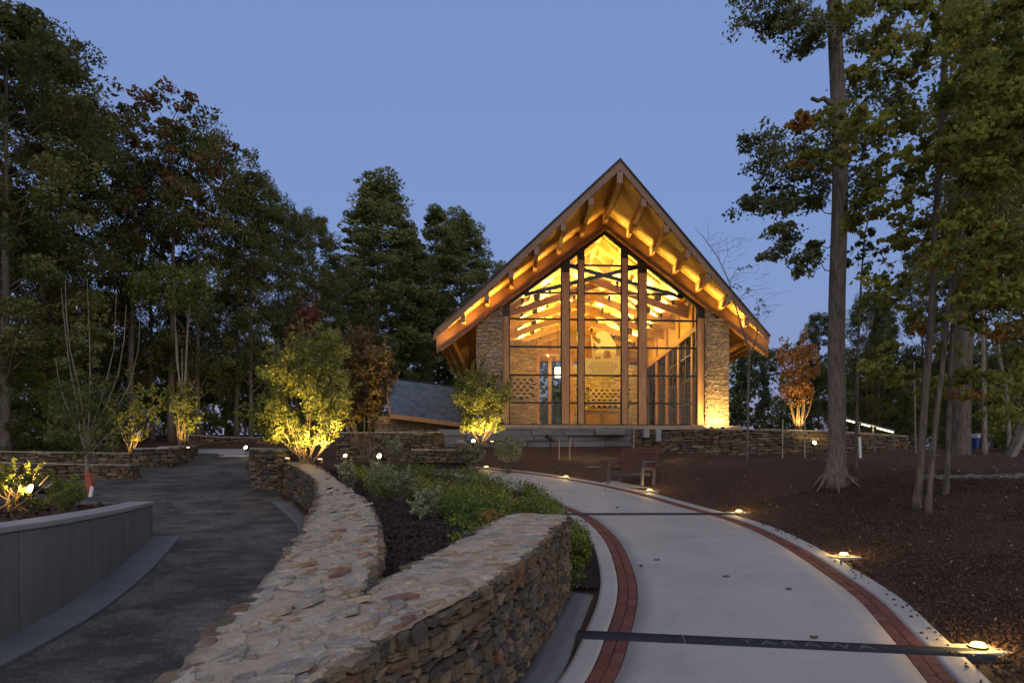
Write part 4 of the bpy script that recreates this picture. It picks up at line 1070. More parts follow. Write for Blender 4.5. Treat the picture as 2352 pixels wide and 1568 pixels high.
# ------------------------------------------------------------------ slate-roofed building beside the chapel
nb = empty('low_building', tuple(at(975, 985, 35))); tag(nb, 'low stone building with blue-grey slate roof left of the chapel', 'building')
ra, rb = at(884, 868, 37.5), at(1075, 893, 38.5); ea, eb = at(897, 950, 33.5), at(1075, 973, 33.8)
ra, rb, ea, eb = map(Vector, (ra, rb, ea, eb))
dn = Vector((0, 0, -.16))
rf = MB().hexa([ea+dn, eb+dn, rb+dn, ra+dn, ea-Vector((0, 0, .02)), eb-Vector((0, 0, .02)), rb-Vector((0, 0, .02)), ra-Vector((0, 0, .02))]).build('roof', M['fascia_wood'], nb)
nr, ncl = 16, 14; its = MB(); cn = 0
for r in range(nr):
    t0, t1 = r/nr, (r+1.12)/nr
    a0, a1 = ea.lerp(ra, t0), ea.lerp(ra, min(t1, 1)); b0, b1 = eb.lerp(rb, t0), eb.lerp(rb, min(t1, 1))
    for cc in range(ncl):
        s0 = (cc + (.5 if r % 2 else 0))/ncl; s1 = min(s0 + .97/ncl, 1)
        if s0 >= 1: continue
        lft = Vector((0, 0, .055)); tp = Vector((0, 0, .015)); j = Vector((0, 0, random.uniform(-.006, .01)))
        q = [a0.lerp(b0, s0)+j, a0.lerp(b0, s1)+j, a1.lerp(b1, s1), a1.lerp(b1, s0)]
        MB().hexa([q[0]+Vector((0, 0, .0)), q[1], q[2]-Vector((0, 0, .012)), q[3]-Vector((0, 0, .012)), q[0]+lft, q[1]+lft, q[2]+tp, q[3]+tp]).build('slate', M['slate_roof'], rf)
# rear slope, ridge cap, verge and eave boards
rr2a, rr2b = ra+Vector((.3, 4.2, -1.9)), rb+Vector((0, 4.2, -1.9))
MB().hexa([ra+dn, rb+dn, rr2b+dn, rr2a+dn, ra-Vector((0, 0, .02)), rb-Vector((0, 0, .02)), rr2b, rr2a]).build('rear_roof', M['shingle'], nb)
MB().beam(ea+Vector((0, -.05, -.10)), eb+Vector((0, -.05, -.10)), .05, .22).build('eave_board', M['post_wood'], nb)
MB().beam(ea+Vector((-.04, 0, -.08)), ra+Vector((-.04, 0, -.08)), .06, .24).build('verge_board', M['post_wood'], nb)
MB().beam(ra+Vector((0, 0, .04)), rb+Vector((0, 0, .04)), .16, .07).build('ridge_cap', M['slate'], nb)
wa, wb_ = at(868, 0, 35), at(1075, 0, 34.6)
MB().box(wa[0], wb_[0], 34.6, 40, EYE+1.4, EYE+rel(953, 34.5)).build('wall', M['mortar'], nb)
it = []; face_stones([(wa[0], 34.58), (wb_[0], 34.58)], lambda x, y: EYE+1.4, lambda x, y: EYE+rel(955, 34.5), -1, U_LEDGE, (.2, .5), (.08, .16), items=it)
face_stones([(wa[0]-.01, 38), (wa[0]-.01, 34.58)], lambda x, y: EYE+1.4, lambda x, y: EYE+rel(950, 34.5), -1, U_LEDGE, (.2, .5), (.08, .16), items=it)
realise(it, nb, 'stone', 'stone_infill', 220)
light('SPOT', tuple(at(879, 992, 34.0)), 16, 'building_uplight', target=tuple(at(880, 930, 34.6)), angle=60, radius=.06)
# ------------------------------------------------------------------ foliage
def leaves(name, C, size, tint, mat, parent=None, aspect=.5, up=.5, lobes=1, link=True, fold=.18):
    C = np.asarray(C, float); N = len(C)
    if N == 0: return None
    size = np.broadcast_to(np.asarray(size, float), (N,)).copy()
    n = rng.normal(size=(N, 3)); n[:, 2] += up*2; n /= np.linalg.norm(n, axis=1)[:, None]
    r = rng.normal(size=(N, 3)); t = np.cross(n, r); t /= np.linalg.norm(t, axis=1)[:, None]; b = np.cross(n, t)
    V = []; K = 0
    angs = {1: [0], 3: [-.95, 0, .95]}[lobes]
    for a in angs:
        ta = t*math.cos(a)+b*math.sin(a); ba = b*math.cos(a)-t*math.sin(a)
        L = (size*(1.0 if a == 0 else .8))[:, None]; Wd = L*aspect*(1 if lobes == 1 else .8)
        base = C - (t*size[:, None]*.5)
        V.append(np.stack([base, base+ta*L*.45+ba*Wd*.5+n*L*fold*.5, base+ta*L, base+ta*L*.45-ba*Wd*.5+n*L*fold*.5], 1))
    V = np.stack(V, 1).reshape(-1, 3); k = len(angs)
    q = np.arange(N*k*4).reshape(-1, 4)
    me = quad_mesh(name, V, q)
    me.attributes.new('tint', 'FLOAT', 'FACE').data.foreach_set('value', np.repeat(np.clip(tint, 0, 1), k).astype(np.float32))
    me.materials.append(mat if not isinstance(mat, str) else M[mat])
    return put(name, me, parent) if link else me

def blob(c, r, n, flat=.7, shell=.55):
    d = rng.normal(size=(n, 3)); d /= np.linalg.norm(d, axis=1)[:, None]
    k = shell + (1-shell)*rng.random(n)**.6
    k[rng.random(n) < .15] *= .6
    return np.asarray(c) + d*k[:, None]*np.array([r, r, r*flat])

# ---- woodland trees: a few kinds, each built once and copied
def tree_kind(h, cb, R, nc, nl, shape, leaf, seed, ls=.24, tint=(.35, .22), r0=.17, lean=0.0, gaps=.0, flat=.7):
    """returns (trunk mesh, crown mesh) standing on the origin"""
    r = np.random.default_rng(seed)
    tr = MB(); n = 12; zz = np.linspace(-.25, h*.93, n)
    ax = np.stack([np.cumsum(r.normal(0, .05, n))*.6 + lean*zz, np.cumsum(r.normal(0, .05, n))*.6, zz], -1); ax[0, :2] = 0
    rad = r0*(1-.86*(zz+.25)/(h*.93+.25)); rad[0] *= 1.6; rad[1] *= 1.05
    tr.tube(ax, rad, 8)
    axis = lambda z: np.array([np.interp(z, zz, ax[:, 0]), np.interp(z, zz, ax[:, 1]), z])
    prof = {'oak': lambda t: (np.sin(np.pi*np.clip(t*.82+.13, 0, 1))**.6), 'poplar': lambda t: np.sin(np.pi*np.clip(t*.85+.1, 0, 1))**.7*(1.05-.55*t), 'sparse': lambda t: .5+.5*np.sin(np.pi*t), 'cone': lambda t: 1.05-t, 'under': lambda t: .75+.3*np.sin(np.pi*t)}[shape]
    C, T = [], []; tc = r.uniform(-.42, .42, nc)
    for i in range(nc):
        t_ = r.random()**.85; a = r.uniform(0, 2*np.pi); rr = R*prof(t_)*np.sqrt(r.uniform(.12, 1))
        c = axis(cb + (h-cb)*t_) + np.array([np.cos(a)*rr, np.sin(a)*rr, 0]); c[2] += r.normal(0, .25)
        cr_ = r.uniform(.3, 1.0)*R*.23
        m = max(8, int(nl/nc*r.uniform(.6, 1.4)))
        d = r.normal(size=(m, 3)); d /= np.linalg.norm(d, axis=1)[:, None]; k = .35+.65*r.random(m)**.5
        C.append(c + d*k[:, None]*np.array([cr_, cr_, cr_*flat])); T.append(tint[0]+tc[i] + r.normal(0, tint[1]*.5, m))
        if i % 4 == 0:
            s = axis(max(cb*.7, c[2]-.55*rr-.4)); mid = s*.5+c*.5+np.array([0, 0, .12*rr]); q = r0*.26*(1-.5*t_)
            tr.tube([s, mid, c], [q, q*.6, q*.2], 5, False)
    C = np.concatenate(C); T = np.concatenate(T)
    global rng
    old = rng; rng = r
    cm = leaves('crown', C, ls*r.uniform(.7, 1.3, len(C)), T, leaf, None, .55, .35, 1, link=False); rng = old
    tm = tr.mesh('trunk', True); return tm, cm
KIND = {
 'oak_a': (tree_kind(17, 4.0, 3.7, 260, 40000, 'oak', 'leaf_dark', 1, .155), 'bark'),
 'oak_b': (tree_kind(16, 3.0, 3.9, 260, 40000, 'oak', 'leaf_dark', 2, .155, (.45, .25)), 'bark'),
 'oak_c': (tree_kind(17, 4.5, 3.4, 240, 36000, 'oak', 'leaf_autumn', 3, .155, (.32, .3)), 'bark'),
 'poplar': (tree_kind(18, 4.0, 3.0, 380, 46000, 'poplar', 'leaf_poplar', 4, .165, (.45, .25)), 'pale_bark'),
 'poplar_b': (tree_kind(18, 6.0, 2.6, 220, 32000, 'poplar', 'leaf_poplar', 5, .165, (.35, .25), lean=.06), 'pale_bark'),
 'sparse': (tree_kind(17, 8.0, 2.7, 70, 2600, 'sparse', 'leaf_autumn', 6, .26, (.5, .35)), 'bark'),
 'under': (tree_kind(7.5, .5, 3.0, 150, 20000, 'under', 'leaf_dark', 8, .145, (.35, .25), .09), 'bark'),
 'under_b': (tree_kind(6.5, .3, 3.0, 150, 20000, 'under', 'leaf_cover', 9, .145, (.4, .3), .08), 'bark'),
 'pine': (tree_kind(16, 3.0, 2.9, 200, 30000, 'cone', 'needle', 10, .16, (.5, .4), .16), 'bark'),
 'cedar': (tree_kind(8, .6, 1.9, 70, 9000, 'cone', 'needle', 11, .2, (.5, .4), .1), 'bark'),
}
for (tm, cm), bk in KIND.values(): tm.materials.append(M[bk])
def plant_tree(kind, px, d, top_py, label, name='tree', wide=1.0, rot=None, base=None, group=None, cat='tree'):
    (tm, cm), bk = KIND[kind]
    x = (px-CXP)/F*d; z = float(G(x, d))-.08 if base is None else base
    h = EYE+(HZ-top_py)/F*d - z; h0 = max(v.co.z for v in tm.vertices)/.93*1.02
    e = empty(name, (x, d, z)); s = h/h0
    for nm, me in (('trunk', tm), ('crown', cm)):
        o = bpy.data.objects.new(nm, me); COL.objects.link(o); o.parent = e
    e.scale = (s*wide, s*wide, s); e.rotation_euler = (0, 0, random.uniform(0, 6.28) if rot is None else rot)
    return tag(e, label, cat, group)
TREES = [
 # left wood, front rank
 ('oak_a', 10, 23, -60, 'tallest dark green oak filling the upper left corner', 1.15),
 ('oak_c', 95, 27, 30, 'russet-flecked oak rising beside the tallest corner oak', 1.05),
 ('oak_b', 170, 29, 160, 'dark oak behind the bare-stemmed sapling at far left', .9),
 ('sparse', 300, 29, 165, 'thin half-bare tree with few leaves against the sky', 1.0),
 ('sparse', 395, 30, 160, 'half-bare tree with dark red leaves at its tip', 1.0),
 ('oak_c', 350, 31, 330, 'rusty brown oak below the half-bare treetops', .9),
 ('oak_b', 455, 31, 235, 'rounded green oak right of the half-bare treetops', .85),
 ('sparse', 545, 33, 290, 'nearly leafless treetop poking above the oaks', .8),
 ('oak_a', 575, 32, 350, 'dense green oak above the pale stone landing', .85),
 ('oak_b', 640, 36, 420, 'spreading dark oak left of the tall poplars', .85),
 ('oak_a', 720, 40, 445, 'wide dark oak just left of the taller poplar', .80),
 ('poplar', 868, 46, 345, 'tallest poplar with upright crown left of the chapel', 1.65),
 ('poplar', 925, 48, 470, 'shorter poplar tucked beside the tallest poplar', 1.3),
 ('poplar_b', 985, 50, 440, 'slanting pale-stemmed poplar nearest the chapel roof', 1.2),
 ('poplar', 1062, 52, 440, 'poplar crown just above the left slope of the chapel roof', 1.5),
 ('poplar', 1150, 60, 570, 'small poplar top touching the chapel roof edge', 1.1),
 # second rank fills the wood
 ('oak_b', 40, 34, 420, 'shadowed oak in the depth of the left wood', 1.2),
 ('pine', 130, 36, 600, 'dark conifer deep in the left wood', 1.3),
 ('oak_a', 250, 38, 640, 'deep shade oak behind the rusty brown oak', 1.2),
 ('oak_b', 420, 40, 660, 'shadowed oak behind the rounded green oak', 1.2),
 ('oak_a', 520, 42, 640, 'shadowed oak above the far stone wall', 1.2),
 ('pine', 660, 44, 660, 'dark conifer behind the red-leaved shrub', 1.2),
 ('oak_b', 790, 50, 600, 'low dark oak filling the gap beneath the tallest poplar', 1.1),
 ('pine', 830, 56, 640, 'dark conifer between the two poplars', 1.2),
 ('under', 1010, 52, 700, 'leafy understorey tree behind the slate roof', 1.0),
 # understorey
 ('under', 20, 24, 760, 'dark understorey bush at the left edge of the wood', 1.2),
 ('under_b', 90, 25, 820, 'green understorey bush behind the far left walls', 1.2),
 ('under', 230, 30, 790, 'dark understorey bush behind the multi-stemmed sapling', 1.3),
 ('under', 330, 33, 760, 'shadowed understorey bush above the lit shrubs', 1.3),
 ('under_b', 470, 34, 830, 'understorey bush behind the far stone wall', 1.2),
 ('under', 560, 36, 800, 'understorey bush between pale trunks over the landing', 1.2),
 ('under_b', 650, 38, 820, 'understorey bush left of the big lit shrub', 1.2),
 ('under', 745, 40, 760, 'understorey bush behind the red-brown tree', 1.2),
 ('under', 860, 44, 760, 'understorey bush behind the slate roof ridge', 1.1),
 ('under', 940, 47, 790, 'thin understorey bush between poplar stems', .7),
 # right side, far
 ('oak_a', 1880, 44, 690, 'rounded dark tree just left of the big oak trunk', .75),
 ('under', 1800, 46, 770, 'bushy tree right of the chapel roof tip', .9),
 ('cedar', 1705, 40, 800, 'small dark conifer beside the right stone pier', .8),
 ('cedar', 1755, 44, 840, 'second dark conifer right of the stone pier', .7),
 ('pine', 2030, 46, 640, 'tall dark conifer behind the saplings right of the oak', 1.0),
 ('oak_b', 1990, 40, 650, 'dark broadleaf tree right behind the big oak trunk', .7),
 ('under', 2010, 36, 780, 'dark bush above the lit handrail', 1.0),
 ('oak_a', 2120, 36, 520, 'dark tree between the sapling trunks', .7),
 ('oak_b', 2260, 32, 280, 'dark tree behind the yellow-green leaves at right', .9),
 ('oak_a', 2370, 34, 150, 'dark tree at the right edge of the photo', .9),
 ('under', 2110, 40, 800, 'dark bush behind the slender saplings', 1.2),
 ('under_b', 2190, 52, 820, 'dark bush behind the portable toilet', 1.2),
 ('under', 2290, 48, 780, 'dark bush at the right edge above the toilet', 1.3),
 ('under_b', 2335, 27, 880, 'low green bush by the leaning trunks', 1.1),
 ('under', 2110, 33, 880, 'low dark bush right of the lit handrail', .9),
 ('under', 2380, 38, 760, 'shadowed bush at the right edge of the wood', 1.2),
]
for k, px, d, tp, lab, wd in TREES:
    plant_tree(k, px, d, tp, lab, {'pine': 'conifer', 'cedar': 'conifer', 'poplar': 'poplar_tree', 'poplar_b': 'poplar_tree', 'under': 'bush', 'under_b': 'bush'}.get(k, 'oak_tree'), wd,
               cat={'pine': 'conifer', 'cedar': 'conifer', 'under': 'bush', 'under_b': 'bush'}.get(k, 'tree'), group='bushes in the woodland' if k.startswith('under') else 'woodland trees')
# far wood closing the view behind the trunks
def far_wood():
    C, T = [], []
    for px in range(-400, 2800, 36):
        if 870 < px < 1060 or 1690 < px < 1820: continue
        d = rng.uniform(62, 85); x = (px-CXP)/F*d
        hgt = 9 if px < 860 else 7.5 if px < 1700 else 7
        for j in range(16):
            c = np.array([x+rng.normal(0, 1.6), d+rng.normal(0, 3), float(P(d))+rng.uniform(0, hgt)]); C.append(blob(c, 1.5, 45)); T.append(np.full(45, rng.uniform(0, .6)))
    o = leaves('far_wood', np.concatenate(C), .55, np.concatenate(T), 'leaf_dark', None, .6, .3); tag(o, 'far dark wood seen between the nearer trunks', kind='stuff')
far_wood()

simple('oak_bark', (.155,.13,.105), .95, .1, var=.5, scale=7, bump=1.0, stretch=(3, 3, .5), kind='World')
# ---- near trees on the right, laid out branch by branch
def near_tree(name, label, trunk_px, d, r0, r1, clumps, leaf, ls, lobes=1, bark='bark', per=70, tint=(.4, .3), spread=.9, roots=False, aspect=.5, twigs=True, limb=.03, cat='tree', sub=3):
    """trunk_px: (px, py) points bottom to top; clumps: (px, py, r_px[, depth offset, tint])"""
    b = at(*trunk_px[0], d); e = empty(name, tuple(b)); tag(e, label, cat)
    tr = MB(); pts = [at(px, py, d) for px, py in trunk_px]
    k = np.arange(len(pts)); s = np.linspace(0, len(pts)-1, 8*len(pts)); A = np.array(pts)
    ax = np.stack([cr(k, A[:, i], s) for i in range(3)], -1); ax[:, 0] += .01*np.sin(s*3.1)*r0*10; rad = np.interp(ax[:, 2], [ax[0, 2], ax[-1, 2]], [r0, r1])
    fl = np.exp(-(ax[:, 2]-ax[0, 2])/(.35*max(r0*3, .3)))*r0*(.50 if roots else .25); nsd = 14 if r0 > .12 else 8
    ax2 = np.concatenate([[ax[0]-[0, 0, .25]], ax]); rad2 = np.concatenate([[rad[0]+fl[0]*1.3], rad+fl])
    tr.tube(ax2, rad2, nsd)
    if roots:
        for a in np.arange(0, 6.28, .9):
            a += random.uniform(-.2, .2); L = r0*random.uniform(2.2, 3.6)
            q = [b+np.array([math.cos(a)*r0*.6, math.sin(a)*r0*.6, r0*.9]), b+np.array([math.cos(a)*r0*1.5, math.sin(a)*r0*1.5, r0*.15]), b+np.array([math.cos(a)*L, math.sin(a)*L, -.10])]
            q[2][2] = float(G(q[2][0], q[2][1]))-.12
            tr.tube(q, [r0*.36, r0*.22, r0*.07], 6)
    C, T = [], []
    nodes = [p for p in ax[ax[:, 2] > ax[0, 2]+.12*(ax[-1, 2]-ax[0, 2])][::2]]; nt_ = len(nodes)
    order = sorted(clumps, key=lambda c_: abs(c_[0]-np.interp(-c_[1], [-p[1] for p in trunk_px], [p[0] for p in trunk_px])))
    for cl in order:
        px, py, rp = cl[:3]; dd = d + (cl[3] if len(cl) > 3 else rng.uniform(-spread, spread)); tc = cl[4] if len(cl) > 4 else tint[0] + rng.normal(0, .12)
        c = at(px, py, dd); r = rp/F*dd
        N_ = np.array(nodes); dv_ = c - N_; cost = np.linalg.norm(dv_, axis=1) + .9*np.clip(-(dv_[:, 2]), 0, None) + np.where(np.arange(len(N_)) < nt_, .45*np.abs(dv_[:, 2]-.5*np.hypot(dv_[:, 0], dv_[:, 1])), 0)
        i_ = int(np.argmin(cost)); st = N_[i_]; L = np.linalg.norm(c-st)
        if twigs and L > .05:
            mid = st*.5 + c*.5 + np.array([0, 0, -.08*L]) + rng.normal(0, .05*L, 3); k_ = limb*min(1, .35+L*.35)*(1 if i_ < nt_ else .6)
            tr.tube([st, st*.6+mid*.4+np.array([0, 0, .04*L])+rng.normal(0, .03*L, 3), mid, mid*.4+c*.6+np.array([0, 0, .04*L]), c], [k_, k_*.75, k_*.55, k_*.4, k_*.25], 5, False)
        nodes.append(c)
        outd = c - st; outd[2] *= .4; outd = outd/(np.linalg.norm(outd)+1e-6)
        for _ in range(sub):
            # a spray: a drooping twig with leaves set along both sides
            sc_ = c + rng.normal(0, 1, 3)*np.array([r*.55, r*.8, r*.42])
            dv = outd*.9 + rng.normal(0, .75, 3)*np.array([1, 1, .45]); dv /= np.linalg.norm(dv); L = r*rng.uniform(.7, 1.8); m = max(6, int(per*rng.uniform(.6, 1.4)/sub))
            tt = rng.random(m)**.8; drop = np.array([0, 0, -.22*L])
            pos = sc_ + dv*(tt[:, None]*L) + drop*(tt[:, None]**2) + rng.normal(0, 1, (m, 3))*np.array([1, 1, .55])*(.15+.20*(1-tt))[:, None]*L
            C.append(pos); T.append(tc + rng.normal(0, tint[1]*.4, m))
            if twigs and random.random() < .75: tr.tube([c, (c+sc_)/2+rng.normal(0, .02, 3), sc_, sc_+dv*L*.6+drop*.3], [limb*.2, limb*.16, limb*.12, limb*.05], 4, False)
    tr.build('trunk', M[bark], e, True)
    if C:
        C = np.concatenate(C); leaves('crown', C, ls*rng.uniform(.7, 1.25, len(C)), np.concatenate(T), leaf, e, aspect, .3, lobes)
    return e
OAK = [(1740,20,34),(1790,18,34),(1850,30,38),(1880,60,30),(1815,50,28),(1850,105,24),(1865,85,20),(1770,45,20),
 (1745,330,26),(1800,335,34),(1850,330,34),(1895,345,30),(1770,372,32),(1830,385,34),(1890,392,26),(1728,465,26),(1760,440,30),(1800,445,30),(1815,472,20),(1785,480,20),(1885,440,26),(1872,472,20),
 (1790,530,18),(1825,545,20),(1800,580,20),(1845,605,16),(1875,592,14),(1870,562,12),(1950,60,30),(1975,90,26),(1955,215,30),(2010,222,34),(2050,228,24),(1965,400,30),(1990,440,26),(1960,470,24),(1960,330,30),(1925,300,20),(1760,-30,40),(1850,-30,40),(1960,-30,40)]
near_tree('oak_tree', 'big straight oak trunk with low leafy boughs right of the chapel', [(1920, 1098), (1922, 900), (1925, 600), (1928, 300), (1917, 0), (1912, -260)], 15.0, .19, .135, OAK, 'leaf_oak', .11, 1, 'oak_bark', 400, (.5, .5), .9, True, .5, limb=.035, sub=12)
stub = MB(); p0 = at(1906, 238, 14.95); stub.tube([p0+np.array([.1, 0, -.05]), p0, at(1892, 226, 14.9), at(1878, 232, 14.9), at(1863, 226, 14.9)], [.07, .055, .05, .045, .04], 7)
_oak = [o for o in bpy.data.objects if o.name.startswith('oak_tree') and 'big straight' in o.get('label', '')][0]
stub.build('broken_limb', M['bark'], _oak, True)
rnd = lambda xs, ys, n, r, **k: [(random.uniform(*xs), random.uniform(*ys), random.uniform(*r)) for _ in range(n)]
MAPLE = [(1970,22,24),(2010,15,26),(2060,12,28),(2110,22,26),(2040,60,22),(2085,82,24),(2020,112,20),(2060,122,20),(2110,112,22),(1955,15,20),(1965,175,20),(2010,162,22),(2060,166,20),(2105,170,20),(2120,135,16),
 (1890,272,18),(1925,265,22),(1975,264,24),(2030,264,26),(2080,258,26),(2120,278,22),(1950,300,20),(2000,298,24),(2050,296,24),(1845,275,12,0,.97),(1825,285,10,0,1.0),(1850,292,10,0,.98),(1870,350,14),(1845,370,12,0,.8),
 (1935,352,20),(2040,375,20),(2090,362,20),(2030,410,20),(2095,402,20),(2010,450,20),(2060,452,22),(2110,442,22),(1970,500,20),(2030,492,20),(2080,502,20),(2120,512,20),(1950,520,16),(2070,545,16),(2100,560,16),(2085,300,22),(2130,320,20)]
near_tree('maple_sapling', 'slender maple with yellow-green leaf layers reaching over the big oak trunk', [(2106, 1152), (2122, 950), (2138, 750), (2146, 560), (2160, 350), (2172, 0), (2178, -200)], 12.0, .066, .042, MAPLE, 'leaf_maple', .098, 1, 'bark', 210, (.4, .55), 1.1, False, .72, limb=.015, sub=9)
R2 = rnd((2170, 2352), (-20, 160), 16, (22, 40)) + rnd((2200, 2360), (160, 330), 18, (24, 40)) + rnd((2180, 2360), (300, 420), 18, (22, 38)) + rnd((2160, 2260), (480, 640), 12, (20, 30)) + rnd((2240, 2360), (520, 700), 14, (22, 36))
near_tree('maple_sapling', 'second thin maple stem leaning right beside the slender maple', [(2132, 1156), (2146, 1000), (2164, 850), (2178, 700), (2210, 520), (2226, 380), (2240, 100)], 11.5, .046, .025, R2, 'leaf_maple', .10, 1, 'bark', 300, (.35, .55), 1.6, False, .72, limb=.014, sub=9)
R3 = [(2010,665,22),(2050,690,26),(1995,690,20),(2030,640,18),(2090,640,20),(2150,660,24),(2200,690,26),(2250,660,26),(2300,690,26),(2340,660,26),(2130,752,18,0,.95),(2100,725,20),(2230,745,24),(2280,765,20,0,.97),(2330,765,22,0,.9),(2160,720,20),
 (2010,845,16),(2040,852,18),(2070,858,18),(2100,862,16),(2150,880,18),(2180,878,20),(2220,868,22),(2260,862,24),(2300,868,24),(2335,880,24),(2200,905,18,0,.9),(2340,930,26),(2300,950,24),(2270,920,18),(2130,905,14),(2050,800,16),(2180,800,20),(2330,820,22)]
near_tree('maple_sapling', 'third maple stem standing by the pale gravel with orange-tinged lower leaves', [(2172, 1142), (2178, 1000), (2184, 850), (2190, 700), (2196, 560)], 12.6, .052, .03, R3, 'leaf_maple', .095, 1, 'bark', 190, (.3, .5), 1.5, False, .72, limb=.014, sub=9)
R4 = rnd((2180, 2380), (-40, 620), 44, (34, 60))
near_tree('oak_tree', 'thick dark trunk behind the maple stems near the right edge', [(2202, 1086), (2208, 900), (2222, 700), (2240, 500), (2252, 250), (2260, -60)], 19.5, .26, .17, R4, 'leaf_dark', .14, 1, 'bark', 340, (.5, .5), 1.5, True, .55, limb=.05, sub=10)
near_tree('oak_sapling', 'thin dark sapling rising close behind the big oak trunk', [(1966, 1120), (1968, 900), (1975, 700), (1984, 560), (1996, 500)], 15.6, .045, .015, [(1960,575,18),(2000,570,18),(2030,600,20),(1990,618,16),(2025,575,12),(1950,600,12),(2000,540,12)], 'leaf_oak', .15, 1, 'bark', 60, limb=.014)
near_tree('leaning_tree', 'pale leaning trunk at the right edge beyond the gravel', [(2288, 1095), (2320, 1060), (2350, 1000), (2372, 900)], 16.0, .07, .05, [], 'leaf_dark', .1, bark='pale_bark')
near_tree('leaning_tree', 'dark leaning trunk just behind the pale one at the right edge', [(2300, 1085), (2330, 1020), (2352, 960), (2390, 850)], 17.0, .12, .08, [], 'leaf_dark', .1)
near_tree('thin_tree', 'crooked pale stem among dark leaves at the right edge', [(2318, 1020), (2312, 900), (2296, 820), (2295, 760), (2330, 700), (2348, 600)], 24, .07, .03, [], 'leaf_dark', .1, bark='pale_bark')
near_tree('thin_tree', 'straight pale stem right of the dark trunk', [(2262, 1030), (2260, 900), (2258, 700), (2256, 600)], 26, .08, .05, [], 'leaf_dark', .1, bark='pale_bark')
near_tree('thin_tree', 'hair-thin white stem between the oak and the maples', [(2103, 1030), (2101, 900), (2100, 830)], 26, .03, .02, [], 'leaf_dark', .1, bark='pale_bark')
# bare tree by the right eave
def bare_tree():
    d = 24.0; b = at(1716, 1052, d); e = empty('bare_tree', tuple(b)); tag(e, 'thin bare tree whose twigs cross the right eave of the chapel', 'tree')
    tr = MB(); T = lambda pts, r: tr.tube([at(x, y, d+(q[0] if q else 0)) for x, y, *q in pts], r, 5, False)
    T([(1716, 1056), (1718, 950), (1719, 860), (1722, 810), (1700, 740), (1686, 690), (1676, 650), (1648, 590), (1620, 550), (1596, 522)], [.05, .045, .04, .036, .026, .022, .02, .016, .012, .006])
    T([(1722, 812), (1735, 790), (1742, 740), (1738, 690)], [.028, .022, .014, .006]); T([(1676, 650), (1690, 620), (1720, 612), (1745, 607)], [.012, .009, .006, .004])
    T([(1660, 610), (1672, 580), (1668, 545)], [.01, .007, .004]); T([(1640, 580), (1676, 572), (1695, 560)], [.009, .006, .004]); T([(1690, 690), (1720, 668), (1770, 660)], [.014, .009, .004])
    T([(1700, 735), (1740, 730), (1780, 712)], [.012, .008, .004]); T([(1625, 556), (1628, 530), (1622, 505)], [.007, .005, .003]); T([(1652, 597), (1650, 570), (1655, 548)], [.008, .005, .003])
    T([(1722, 830), (1745, 812), (1790, 800)], [.010, .007, .003]); T([(1719, 870), (1708, 855), (1690, 850)], [.008, .006, .003])
    for _ in range(46):
        x, y = random.choice([(1690, 600), (1720, 640), (1750, 665), (1700, 560), (1660, 560), (1760, 720), (1640, 560), (1740, 700), (1680, 640)]); x += random.gauss(0, 18); y += random.gauss(0, 14)
        T([(x, y), (x+random.gauss(14, 10), y-random.uniform(4, 16)), (x+random.gauss(30, 14), y-random.uniform(6, 26))], [.006, .004, .002])
    tr.build('trunk', M['twig'], e, True)
    C = [blob(at(*p, d), .14, 10, .7, .2) for p in ((1690, 655), (1700, 662), (1720, 668), (1745, 690), (1755, 700), (1762, 715), (1740, 710), (1735, 725), (1700, 617), (1722, 612))]
    leaves('crown', np.concatenate(C), .12, rng.uniform(.2, .8, 100), 'leaf_oak', e)
bare_tree()

# ---- multi-stemmed shrubs
def shrub(name, label, base_px, d, stems, blobs, leaf, ls, per, tint=(.5, .4), stem_mat='stem', stem_r=.012, flat=.8, shell=.4, cat='shrub', aspect=.5, group=None, z=None):
    b = at(*base_px, d)
    e = empty(name, tuple(b)); tag(e, label, cat, group)
    if stems:
        tr = MB()
        for (px, py, dd) in stems:
            p = at(px, py, d+dd); m = b*.5+p*.5; m[:2] = b[:2]*.4+p[:2]*.6; m = m + np.append(rng.normal(0, .03, 2), 0); 
            s = b + np.array([rng.normal(0, .07), rng.normal(0, .07), -.08])
            tr.tube([s, s*.6+m*.4+rng.normal(0, .015, 3), m, p], [stem_r*1.2, stem_r, stem_r*.75, stem_r*.35], 6, False)
        tr.build('stems', M[stem_mat], e, True)
    C, T = [], []
    for bl in blobs:
        px, py, rp = bl[:3]; dd = bl[3] if len(bl) > 3 else 0; r = rp/F*d; m = int(per*(rp/30)**2*rng.uniform(.8, 1.2))+6
        C.append(blob(at(px, py, d+dd), r, m, flat, shell)); T.append(tint[0]+rng.normal(0, .1)+rng.normal(0, tint[1]*.4, m))
    if per > 40 and len(blobs) > 8:
        for bl in random.sample(blobs, len(blobs)//2):
            r = bl[2]/F*d; c0 = at(bl[0], bl[1], d+(bl[3] if len(bl) > 3 else 0)); dv = c0-(b+np.array([0, 0, r])); dv = dv/np.linalg.norm(dv) + rng.normal(0, .35, 3); m = int(per*.22)
            tt = rng.random(m); C.append(c0 + dv*(r*.6 + tt[:, None]*r*1.5) + rng.normal(0, .12*r, (m, 3))); T.append(tint[0]+rng.normal(0, tint[1]*.4, m))
    C = np.concatenate(C); leaves('foliage', C, ls*rng.uniform(.65, 1.3, len(C)), np.concatenate(T), leaf, e, aspect, .2)
    return e
def oval(cx, cy, rx, ry, n, r, dep=1.0):
    out = []
    for _ in range(n):
        a = random.uniform(0, 6.28); k = math.sqrt(random.random()); out.append((cx+rx*k*math.cos(a), cy+ry*k*math.sin(a), random.uniform(*r), random.uniform(-dep, dep)))
    return out
fan = lambda cx, w, y, n, dep=.8, jy=60: [(cx+random.uniform(-w, w), y+random.uniform(-jy, jy), random.uniform(-dep, dep)) for _ in range(n)]
